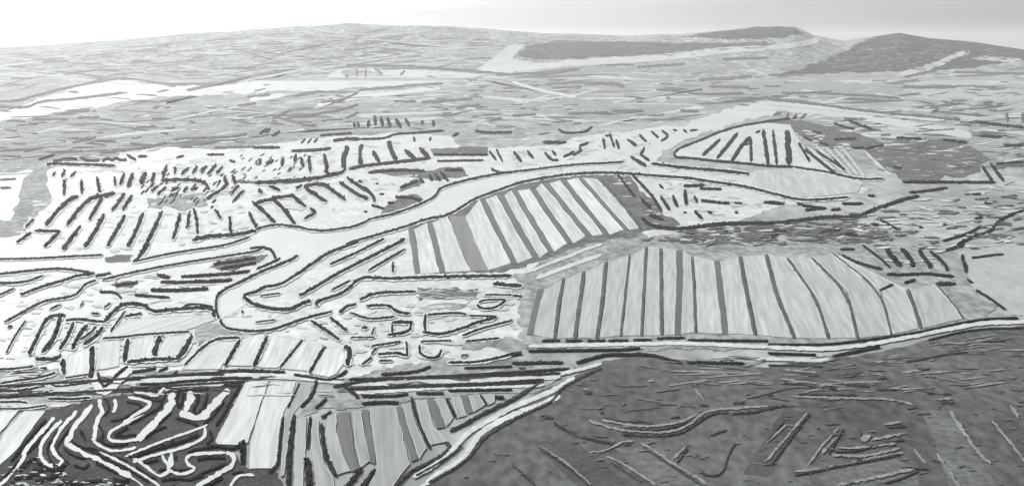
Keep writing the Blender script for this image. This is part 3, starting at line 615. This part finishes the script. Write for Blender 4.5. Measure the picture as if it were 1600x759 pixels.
banks('12', '36: -80 330 -40 365 0 382 60 400 130 410 220 410 280 375 340 355; 16: -90 420 -80 425; 14: 30 325 150 310; 14: 0 490 120 475', 'channel_bank', 'channel bank', 'curved dark bank', 'inside the turn of the hairpin', 'banks inside the turn of the hairpin', margin='rim')
banks('12', '28: 380 390 375 365 470 330 560 300 640 215 720 210 860 220 1000 210 1250 205 1598 200', 'islet', 'islet', 'long dark bank', 'between the hairpin and the maze of small islets', 'banks above the maze', margin='rim')
banks('12', '20: 470 290 590 230; 28: 520 430 570 385 620 380; 28: 650 350 740 305 1000 300; 28: 460 460 570 545; 30: 340 480 440 540 520 600; 26: 690 390 830 380 880 430 960 435; 20: 590 430 700 475 870 455; 30: 660 525 695 525; 18: 740 520 720 570; 14: 590 585 740 585; 26: 850 490 975 490; 26: 970 490 960 550 820 570; 20: 850 500 850 560', 'islet', 'islet', 'crooked dark islet', 'in the left half of the water maze', 'islets in the left half of the maze', margin='rim')
banks('12', '26: 1060 440 1050 500 1060 545; 20: 1070 445 1240 430 1310 440; 26: 1040 550 1150 570 1300 525 1380 490 1500 460; 20: 1290 575 1400 530 1598 480; 18: 1330 450 1500 455; 22: 1380 380 1400 405 1490 405 1560 355; 18: 1390 370 1420 350 1560 350; 14: 1430 320 1598 320; 24: 1020 630 1025 700 1130 720 1160 660; 16: 1030 610 1220 605; 20: 1310 610 1520 590; 18: 1280 700 1320 695; 34: 1480 250 1660 265; 22: 1600 325 1660 330', 'islet', 'islet', 'crooked dark islet', 'in the right half of the water maze', 'islets in the right half of the maze', margin='rim')
banks('12', '18: 720 640 900 610; 20: 720 690 750 650; 24: 760 690 880 680 950 700; 22: 940 610 945 700; 20: 660 755 720 710; 16: 770 730 850 730; 24: 1200 742 1400 740 1598 690; 45: 550 640 590 660 570 759', 'islet', 'islet', 'dark islet', 'at the foot of the water maze above the road', 'islets at the foot of the maze', margin='rim')
banks('02', '18: 160 480 90 580 40 680; 34: 400 442 290 455 230 590 180 690; 42: 380 450 340 590 260 680; 34: 460 490 420 590 370 660; 36: 545 505 480 590 450 660; 36: 520 630 600 580 640 520; 20: 500 600 560 560 600 520; 22: 650 400 690 370; 22: 570 435 620 440; 18: 500 390 520 370; 18: 310 410 380 380; 34: 220 720 340 720 380 700; 24: 50 520 70 515', FB, 'bank', 'steep dark bank', 'between white strips at the left edge', 'steep banks at the left edge', margin='rim')
banks('02', '34: 650 490 700 430 770 370 900 380 930 410 970 425 1120 405 1330 395 1340 460; 18: 1150 385 1230 375 1330 395; 24: 780 455 880 435; 20: 690 550 780 420; 26: 650 490 560 480 470 470 410 480; 18: 640 590 760 585 850 570 980 560 1180 550', FB, 'bank', 'dark border bank', 'round the crosswise white plot', 'banks round the crosswise plot', margin='rim')
banks('P', '12: 145 540 143 578 142 590; 11: 200 528 194 565; 12: 250 524 240 555; 11: 300 523 288 548 275 560; 8: 198 565 238 560 275 560; 6: 288 570 330 528 375 527; 9: 375 530 352 570; 9: 418 524 396 572; 6: 473 530 437 574; 8: 507 541 483 582; 12: 98 560 100 585', FB, 'bank', 'dark bank', 'between the white plots above the road', 'banks between the white plots above the road', margin='rim')
# black banks of the peat islands at lower left
PE = ('peat_bank', 'peat bank')
banks('z4', '46: 570 -80 450 60 300 220 220 350 130 440; 44: 240 420 140 560 0 690; 30: 640 0 480 200 340 345; 34: 720 60 600 230 580 320 640 450; 30: 880 20 800 120 720 240 700 280 760 380 860 470; 34: 790 270 900 370 1060 410; 50: 240 540 400 400 540 520 680 560 830 480; 40: 440 680 640 650 780 590; 40: 920 490 1060 540 1110 470; 40: 1200 470 1330 520 1480 600; 34: 900 190 1000 260 1150 310 1300 400 1460 480 1598 540; 26: 1080 270 1200 290 1350 350 1598 440; 60: 1000 40 1060 170', *PE, 'black peat bank', 'beside the bent bright channels at lower left', 'peat banks beside the bent channels', 'blackpeat')
banks('z4', '36: 1220 160 1330 240 1450 250 1598 220; 40: 1230 0 1290 60 1270 170; 40: 1420 120 1598 20; 34: 1430 130 1598 130; 30: 240 560 360 470; 30: 1050 690 1250 690; 30: 1420 690 1598 690; 36: 900 720 980 750', *PE, 'black peat scrap', 'near the lower left corner channels', 'peat scraps near the corner', 'blackpeat')
banks('z5', '62: 20 395 250 320 500 240 700 190 880 110; 40: 210 155 330 60 480 10; 30: 0 110 120 120; 44: 740 330 850 295 960 280 1120 250 1250 285 1380 270 1400 200; 50: 1020 60 1050 160 980 230; 40: 190 470 380 420; 40: 380 560 470 540; 44: 600 360 590 420; 36: 560 545 640 560 760 545; 40: 860 420 1000 395 1220 400; 30: 870 620 1000 560 1220 480; 90: 1430 190 1440 480; 40: 100 510 250 620 350 660; 30: 30 560 150 640 260 700; 40: 420 680 600 650 760 680 850 640 940 620; 30: 1180 640 1060 720 960 759; 36: 1300 600 1440 570; 36: 560 740 600 770', *PE, 'black peat islet', 'among the looping bright channels', 'peat islets among the looping channels', 'blackpeat')
banks('z3', '40: 380 460 520 480 580 520; 30: 570 530 450 600 330 680 180 700; 40: 420 740 620 630 800 530 830 450; 30: 780 740 880 640 940 600; 40: 990 660 1130 700 1280 759; 50: 1030 330 1000 450 1040 540 1080 440 1090 330; 46: 1270 350 1270 470 1190 580 1290 620 1360 480 1390 370; 36: 1340 740 1450 650 1598 460; 30: 90 400 160 480 160 570 100 630; 44: 1800 240 1700 420 1600 600 1500 760', *PE, 'black peat strip', 'between the branching bright channels', 'peat strips between the branching channels', 'blackpeat')
# along the road
banks('z1', '44: 80 310 500 300 800 320 920 320; 44: 1030 350 1200 380 1480 430 1598 370 1700 300; 40: 0 400 270 395 520 395; 30: 120 500 350 490; 40: 1100 460 1060 560 960 759; 52: 1320 420 1260 620 1120 759; 30: 1380 690 1440 650', 'roadside_bank', 'roadside bank', 'dark roadside bank', 'beside the road near the slanting plots', 'roadside banks near the slanting plots')
banks('z2', '40: 0 235 200 200 480 165 700 100; 34: 350 310 560 265; 40: -20 330 200 330 350 300; 34: 620 235 700 275 850 260 1110 225; 30: 810 165 1110 120; 30: 650 345 880 355 1120 325; 30: 540 355 600 330; 34: -20 465 250 460 350 480; 30: -20 548 290 550 580 505; 40: 590 420 900 430 1130 410; 34: -20 60 200 50 420 20; 34: 500 45 580 40; 26: 120 120 380 90', 'roadside_bank', 'roadside bank', 'dark roadside bank', 'beside the road at the left edge', 'roadside banks at the left edge', axis=1, margin='rim')
banks('z3', '34: 1050 120 1598 125; 34: 540 240 870 235 1100 200 1598 180; 30: 420 320 750 325; 50: 710 345 770 330; 44: 480 385 640 400 720 440 830 440; 40: 830 440 880 340 960 310 1140 310 1400 300; 34: 310 240 420 160; 44: 450 90 600 70 750 40; 30: 640 160 740 130; 36: 950 130 1010 80; 30: 780 80 900 30', 'roadside_bank', 'roadside bank', 'dark roadside bank', 'beside the road above the peat islands', 'roadside banks above the peat islands')
banks('z3', '44: 20 90 50 200 100 280 180 220 280 90 400 20', FB, 'bank', 'dark V-shaped bank', 'where the branching channels meet the road', 'banks at the channel mouth')
banks('13', '28: 480 135 700 100 900 85 1150 80 1598 65 1900 55; 26: 640 155 900 138 1598 120 1790 105; 24: 660 195 870 195 950 180; 20: 1000 178 1170 178; 18: 1200 160 1598 155; 22: 660 240 800 230 890 235; 22: 780 60 1000 45 1090 10; 16: 1300 20 1598 10; 30: 540 125 600 165 640 205', 'roadside_bank', 'roadside bank', 'straight dark bank', 'beside the parallel tracks', 'straight banks beside the parallel tracks', axis=1)
banks('13', '26: 370 270 440 215; 26: 410 330 470 290; 24: 340 320 320 520; 54: 320 580 340 820; 40: 410 370 430 560 500 690; 42: 240 310 210 500 200 820; 24: 170 320 150 440 140 600 120 640 80 670; 38: 560 770 660 640; 40: 640 790 745 650; 24: 970 200 1000 330 1085 520; 24: 1190 210 1245 330; 20: 1400 190 1440 250; 24: 1490 200 1550 205', FB, 'bank', 'dark bank', 'between the pale strips of the fan', 'banks between the strips of the fan')
banks('13', '28: 1210 412 1300 370 1400 310 1530 250 1620 205 1790 100; 28: 860 770 960 660 1080 610 1170 560 1220 500 1180 488; 26: 1075 735 1280 622 1360 540 1420 450 1598 345 1720 285 1860 225 1900 140 2150 20; 18: 1000 690 1180 590 1290 500', 'marsh_ridge', 'ridge', 'winding dark bank', 'between the fan of strips and the dark marsh', 'winding banks beside the marsh', m='peat', tall=.4, k_w=.72)
banks('22', '24: 400 742 480 720 580 690 700 690 860 690 970 720 1060 745; 24: 1090 742 1250 742 1450 745; 28: 0 745 320 740; 18: 100 668 400 664 700 660 800 650; 28: -20 690 60 685', 'roadside_bank', 'roadside bank', 'dark verge bank', 'below the track under the large block', 'verge banks under the large block')
banks('22', '20: 185 606 300 604; 20: 335 606 440 604; 20: 470 606 580 604; 20: 600 606 725 604; 20: 755 602 870 600; 18: 905 590 1080 586; 20: 1100 602 1598 606', 'roadside_bank', 'roadside bank', 'short dark verge', 'along the upper side of the marsh track', 'verges along the marsh track')
banks('32', '18: 0 627 350 632 600 602 900 562 1300 472 1480 466 1560 462; 22: 400 702 560 668 700 642; 14: 1000 602 1280 532 1598 526; 16: 0 682 300 692', 'roadside_bank', 'roadside bank', 'thin dark verge', 'along the track right of the large block', 'verges along the track at the right')
banks('P', '5.5: -20 604 60 599 160 594 260 586 380 579; 5: -20 620 60 615 160 610 260 602 380 595; 5: 545 592 700 587 890 575; 5: 545 606 700 602 850 592', 'roadside_bank', 'roadside bank', 'long dark bank', 'running level beside the long straight road', 'long banks of the straight road')
# dark marsh
banks('23', '18: 560 330 700 358 800 352 880 365; 20: 700 398 860 408 1000 392 1120 350; 24: 690 436 860 442 1000 442 1100 402 1240 302 1350 297; 24: 1370 306 1500 296 1598 276 1700 250; 18: 1170 252 1225 252; 20: 1380 240 1450 235; 30: 175 322 255 330; 22: 260 360 350 420 450 455 560 480 640 490; 14: 1180 660 1210 690 1310 690 1350 560 1390 490; 18: 990 330 1050 325; 16: 550 300 570 300', 'marsh_ridge', 'ridge', 'low dark bank', 'curving through the dark marsh', 'banks curving through the marsh', m='peat', tall=.4, k_w=.72)
banks('23', '18: 180 530 330 622 480 752; 16: 0 620 150 755; 16: 620 612 800 722; 16: 820 515 1000 632 1180 745; 16: 1030 610 1095 520; 20: 450 178 500 180; 18: 700 500 740 492; 14: 1240 440 1340 405', 'marsh_ridge', 'ridge', 'straight dark bank', 'along bright ditches of the marsh', 'straight banks in the marsh', m='peat', tall=.4, k_w=.72)
banks('33', '18: 20 625 130 470 262 305; 22: 170 687 450 632 680 587 820 557; 18: 650 757 800 722 940 662; 16: 420 542 560 542 700 490 850 470; 20: 740 388 860 384; 20: 560 395 580 440; 16: 380 555 470 400; 20: 860 640 1000 650; 16: 0 470 100 350', 'marsh_ridge', 'ridge', 'thin dark bank', 'among the bright ditches at lower right', 'thin banks among the lower right ditches', m='peat', tall=.4, k_w=.72)
banks('33', '14: 0 2 200 5 340 12; 20: 100 112 300 140 430 150; 16: 200 60 320 70; 18: 470 120 630 135; 20: 470 65 580 60; 16: 680 155 800 155; 14: 190 182 330 186 550 188; 22: 1075 236 1155 236; 16: 990 176 1030 178; 18: 1090 182 1140 182; 16: 870 275 930 265; 26: -20 278 100 250; 26: -10 190 30 192; 14: 930 28 1010 26; 14: 680 90 740 82', 'marsh_ridge', 'ridge', 'flat dark streak', 'on the upper part of the dark marsh', 'dark streaks on the upper marsh', axis=1, m='peat', tall=.4, k_w=.72)
banks('32', '16: 860 735 950 725 1100 690 1250 675; 16: 1190 632 1260 628; 12: 1370 610 1480 608', 'marsh_ridge', 'ridge', 'flat dark streak', 'under the track bend at the right', 'dark streaks under the track bend', m='peat', tall=.4, k_w=.72)
# far plain
banks('00', '18: -20 632 100 630 250 590 420 545 560 520 740 487 900 502; 22: -20 665 170 675 250 630 450 620 760 580; 28: 420 697 560 687; 18: 900 505 1050 528 1400 520; 18: 400 465 560 440 740 440; 16: 60 490 200 492; 16: 260 390 420 380; 20: 480 735 620 730; 20: 200 742 420 745; 20: 880 635 915 632; 20: 950 675 985 672; 20: 1030 672 1060 670; 20: 1480 660 1598 645; 18: 1540 605 1598 598; 18: 1380 430 1598 425; 16: 820 385 940 385', HG, 'hedgerow', 'far dark hedge', 'on the hazy plain at upper left', 'hedges on the far left plain', 'softscrub')
banks('10', '18: 560 405 760 408 1000 415; 22: 1000 418 1200 432 1400 448 1598 468; 20: 640 562 850 545 1000 530 1170 520; 24: 0 600 90 590; 24: 230 600 400 570; 20: 400 640 560 620 640 570; 20: 290 730 430 700 520 690 640 650; 24: 100 740 220 685; 22: 1030 640 1180 630 1350 615; 22: 1250 670 1400 655; 20: 1170 682 1200 680; 20: 860 632 1000 632; 18: 630 480 630 430; 18: 685 480 685 430; 20: 570 490 560 460; 18: 740 430 790 460; 18: 900 470 930 440; 22: 1320 500 1380 500; 22: 1390 545 1440 540; 20: 560 740 640 700', HG, 'hedgerow', 'far dark hedge', 'on the hazy plain at upper centre', 'hedges on the far central plain', 'softscrub')
banks('20', '18: 580 407 760 405; 20: 0 467 200 450 420 432; 24: 1230 540 1480 545; 18: 900 560 1040 562; 32: 480 520 640 520 700 545; 18: 230 500 340 500; 18: 250 547 440 542; 24: 1050 690 1160 695; 18: 1100 580 1200 590 1440 580; 24: 1440 632 1480 628; 22: 960 612 985 610; 22: 0 720 150 715; 20: 1310 370 1598 360; 30: 1160 500 1500 480; 18: 350 710 600 700; 20: 620 690 820 690; 20: 780 420 1080 400', HG, 'hedgerow', 'far dark hedge', 'on the plain at upper right of centre', 'hedges on the far plain right of centre', 'softscrub')
banks('30', '24: 840 540 980 545 1180 540; 18: 1280 540 1420 545; 18: 80 580 260 580; 18: 330 580 680 600 820 612; 24: 0 622 200 632 500 682 820 717 1200 745; 20: 1020 702 1065 680; 20: 1080 632 1150 645; 20: 1340 642 1400 635; 24: 1490 700 1495 759; 24: 1590 700 1590 760; 24: 1280 710 1340 720; 20: 0 470 100 465; 20: 850 480 1050 440; 24: 1230 375 1260 340; 18: 1160 450 1598 460; 18: 30 720 80 700; 16: 110 740 130 705; 16: 150 745 180 710; 18: 200 740 240 710; 18: 480 745 530 748', HG, 'hedgerow', 'far dark hedge', 'on the plain at far right', 'hedges on the far right plain', 'softscrub')

# ------------------------------------------------------------------ bushes and hedge scraps scattered over the far plain (nothing tells them apart)
def scatter(name, n, poly, label, cat, group, m, lo, hi, thick, tall, seed, slant=0.0):
    rnd = random.Random(seed)
    xs = [q[0] for q in poly]; ys = [q[1] for q in poly]
    def inside(x, y):
        c = False
        for i in range(len(poly)):
            (x1, y1), (x2, y2) = poly[i - 1], poly[i]
            if (y1 > y) != (y2 > y) and x < (x2 - x1) * (y - y1) / (y2 - y1) + x1: c = not c
        return c
    k = 0
    while k < n:
        x, y = rnd.uniform(min(xs), max(xs)), rnd.uniform(min(ys), max(ys))
        if not inside(x, y): continue
        L = rnd.uniform(lo, hi); s = rnd.uniform(-.12, .12)
        if slant: s = slant * rnd.uniform(.6, 1.4); L *= .6
        p = [(x - L / 2, y + s * L / 2), (x - L * .15, y + rnd.uniform(-1.2, 1.2)), (x + L * .2, y + rnd.uniform(-1, 1)), (x + L / 2, y - s * L / 2)]
        if slant: p = [p[0], p[3]]
        o = bank(name, p, rnd.uniform(*thick) * .75, m, tall * .6, .5)
        if o is None: continue
        tag(o, label, cat, group); k += 1
def P(s):
    v = [float(q) for q in s.split()]; return list(zip(v[::2], v[1::2]))
scatter('thicket', 38, P('0 180 350 165 560 180 700 165 720 200 540 210 400 222 180 240 30 265'), 'dark scrap of thicket on the grey plain beyond the white strip rows', 'thicket', 'thickets beyond the white strip rows', 'softscrub', 8, 34, (1.5, 3.2), 1.2, 1)
scatter('thicket', 38, P('720 140 900 115 1150 112 1380 120 1400 150 1150 165 1020 185 880 200 760 200'), 'dark scrap of thicket on the plain between canal and triangle', 'thicket', 'thickets between canal and triangle', 'softscrub', 7, 30, (1.5, 3.2), 1.2, 2)
scatter('thicket', 40, P('1380 150 1600 160 1600 270 1500 265 1350 210 1290 180'), 'dark scrap of thicket on the far right plain', 'thicket', 'thickets on the far right plain', 'softscrub', 7, 30, (1.6, 3.6), 1.2, 3)
scatter('thicket', 40, P('1060 365 1200 350 1400 325 1600 300 1600 370 1480 382 1360 375 1080 376'), 'dark scrap of thicket on the rough belt above the large block', 'thicket', 'thickets above the large block', 'softscrub', 6, 26, (2, 4), 1.0, 4)
scatter('thicket', 40, P('60 90 300 70 500 55 740 60 760 95 700 103 500 118 300 125 120 135'), 'faint dark streak of thicket on the hazy hillside', 'thicket', 'thickets on the hazy hillside', 'softscrub', 12, 60, (1.2, 2.8), 1.0, 5)
CQ = lambda t: [(x / 2.663, 190 + y / 2.663) for x, y in P(t)]
scatter('reed_clump', 55, CQ('600 220 860 190 1000 200 1010 330 860 360 620 350 580 300'), 'short dark reed clump in the crowded middle of the left white block', 'reeds', 'reed clumps in the crowded middle of the white block', 'scrub', 6, 13, (2, 3.6), .6, 11, 1.0)
scatter('reed_clump', 34, CQ('1000 130 1290 120 1300 230 1000 240'), 'small dark reed clump between the far white plots', 'reeds', 'reed clumps between the far white plots', 'softscrub', 6, 12, (2, 3.6), .6, 12, .8)
scatter('thicket', 40, P('1230 116 1270 100 1300 84 1350 66 1395 52 1440 60 1500 66 1550 74 1600 82 1600 96 1400 112'), 'dark tree clump on the wooded hill at far right', 'thicket', 'tree clumps on the wooded hill', 'softscrub', 8, 26, (1.5, 3), 1.6, 13)
scatter('thicket', 30, P('0 722 60 700 100 738 190 745 230 759 0 770'), 'dark tussock thicket among the bright pools at the lower left corner', 'thicket', 'thickets at the lower left corner', 'scrub', 6, 18, (3, 6), 1.0, 6)

def streaks(name, n, poly, m, lo, hi, thick, base, seed):
    """Thin pale or dark fields of the far plain, one sheet of land each tone."""
    rnd = random.Random(seed); q = P(poly); xs = [a for a, _ in q]; ys = [b for _, b in q]; verts = []; faces = []
    k = tries = 0
    while k < n and tries < n * 30:
        tries += 1
        x, y = rnd.uniform(min(xs), max(xs)), rnd.uniform(min(ys), max(ys)); c = False
        for i in range(len(q)):
            (x1, y1), (x2, y2) = q[i - 1], q[i]
            if (y1 > y) != (y2 > y) and x < (x2 - x1) * (y - y1) / (y2 - y1) + x1: c = not c
        if not c: continue
        L = rnd.uniform(lo, hi) * (1 if rnd.random() < .8 else 2); t = rnd.uniform(*thick); sl = rnd.gauss(-.03, .10); z = base + .01 * (k % 40)
        ring = []
        for j in range(10):
            a = j / 10 * 2 * math.pi
            ring.append(at(x + math.cos(a) * L / 2 * rnd.uniform(.7, 1.2), y + math.sin(a) * t / 2 * rnd.uniform(.5, 1.3) + sl * math.cos(a) * L / 2, z))
        if None in ring: continue
        b = len(verts); verts += ring
        f = list(range(b, b + 10)); ar = sum(ring[i].x * ring[(i + 1) % 10].y - ring[(i + 1) % 10].x * ring[i].y for i in range(10))
        faces.append(f if ar > 0 else f[::-1]); k += 1
    tag(link(name, verts, faces, m), kind='structure')
HILLS = '-40 90 300 66 520 46 760 56 800 66 740 104 520 112 300 122 0 140'
FAR = '-40 150 200 128 500 122 760 116 1000 104 1250 118 1400 124 1640 100 1640 270 1480 260 1360 215 1180 165 1060 190 960 205 800 225 720 205 560 200 380 222 180 240 60 262 -40 300'
streaks('pale_fields', 330, FAR, 'pale', 8, 40, (1.2, 3.2), .70, 21)
streaks('heath', 170, FAR, 'heath', 8, 40, (1.2, 3.4), 1.05, 22)
streaks('pale_fields', 60, FAR, 'pale', 60, 190, (1.6, 4.5), .22, 61)
streaks('heath', 55, FAR, 'darkgrey', 60, 170, (1.6, 5), .20, 62)
streaks('pale_fields', 45, HILLS, 'pale', 60, 200, (1.2, 3), .8, 63)
streaks('pale_fields', 34, '1180 200 1290 205 1340 235 1300 255 1250 215', 'pale', 5, 20, (1.2, 3), 1.0, 65)
streaks('pale_fields', 22, '650 450 745 450 745 465 650 466', 'silt', 6, 24, (1.2, 2.4), .9, 66)

ROUGH = '1060 372 1200 352 1400 322 1500 290 1640 275 1640 380 1480 390 1420 430 1360 380 1090 380'
streaks('pale_fields', 110, ROUGH, 'pale', 8, 34, (1.5, 4), .85, 23)
streaks('heath', 70, ROUGH, 'heath', 6, 26, (1.5, 3.5), 1.15, 24)
streaks('pale_fields', 120, HILLS, 'pale', 12, 60, (1.2, 3.0), 1.0, 25)
streaks('heath', 110, HILLS, 'heath', 12, 60, (1.0, 2.2), 1.3, 26)
streaks('silt', 260, '80 262 300 240 540 215 660 214 700 240 620 300 400 360 200 400 20 380', 'silt', 4, 18, (1.5, 5), .55, 41)
streaks('silt', 260, '0 420 180 432 340 420 345 480 480 500 820 450 815 540 560 580 100 570 0 580', 'silt', 5, 24, (2, 6), .55, 42)
streaks('silt', 120, '760 240 900 215 1080 205 1000 250 1180 280 1340 300 1100 350 1010 360 960 275 800 270', 'silt', 4, 18, (1.5, 4), .62, 43)
streaks('pale_fields', 110, '1240 110 1400 60 1560 78 1600 90 1500 105 1380 112', 'hillpale', 5, 18, (.8, 1.8), 2.6, 27)
streaks('heath', 60, '1240 110 1400 60 1560 78 1600 90 1500 105 1380 112', 'softscrub', 8, 30, (1, 2.4), 2.9, 47)
streaks('heath', 60, '820 88 900 68 1150 68 1250 72 1100 82 900 95', 'softscrub', 10, 40, (1, 2.2), 2.6, 48)
streaks('pale_fields', 60, '1340 220 1500 215 1560 240 1540 265 1420 278 1360 260', 'grey', 4, 18, (1.2, 3), .9, 49)
streaks('heath', 110, '1000 376 1060 360 1200 350 1340 345 1420 380 1240 382 1100 384', 'softscrub', 6, 30, (1.5, 3.5), 1.1, 50)
streaks('heath', 60, '1010 372 1200 352 1340 350 1400 378 1100 382', 'darkgrey', 12, 40, (2, 4), .8, 51)
streaks('pale_fields', 60, '1050 545 1300 560 1600 515 1640 600 1300 620 1050 600', 'ditch', 14, 60, (1.2, 3), .95, 28)
streaks('heath', 60, '1050 545 1300 560 1600 515 1640 620 1300 640 900 640', 'heath', 14, 60, (1.2, 3), 1.1, 29)
streaks('pale_fields', 40, '0 575 150 590 300 580 560 590 640 580 860 570 560 620 150 615 0 635', 'pale', 10, 40, (1.2, 2.6), 1.0, 30)
streaks('heath', 45, '0 575 150 590 300 580 560 590 640 580 860 570 560 620 150 615 0 635', 'peat', 10, 40, (1.5, 3), 1.1, 31)
streaks('heath', 160, '880 600 1000 570 1200 590 1600 520 1640 759 700 759 760 690', 'heath', 4, 16, (1.5, 4), 1.0, 33)
streaks('pale_fields', 70, '0 735 60 706 110 745 190 745 230 765 0 775', 'pale', 4, 12, (1.5, 4), .9, 32)
# ------------------------------------------------------------------ haze
def build_haze():
    x0, x1, y0, y1, z0, z1 = -45000, 45000, -9000, 45000, -1.5, 620
    v = [(x0, y0, z0), (x1, y0, z0), (x1, y1, z0), (x0, y1, z0), (x0, y0, z1), (x1, y0, z1), (x1, y1, z1), (x0, y1, z1)]
    f = [(3, 2, 1, 0), (4, 5, 6, 7), (0, 1, 5, 4), (1, 2, 6, 5), (2, 3, 7, 6), (3, 0, 4, 7)]
    m = bpy.data.materials.new('haze_air'); m.use_nodes = True; t = m.node_tree; t.nodes.clear()
    pv = t.nodes.new('ShaderNodeVolumePrincipled'); pv.inputs['Color'].default_value = (.97, .98, .98, 1)
    pv.inputs['Density'].default_value = HAZE_DENSITY; pv.inputs['Anisotropy'].default_value = HAZE_ANISO
    o = t.nodes.new('ShaderNodeOutputMaterial'); t.links.new(pv.outputs[0], o.inputs['Volume'])
    tag(link('haze', v, f, m), kind='stuff')
build_haze()
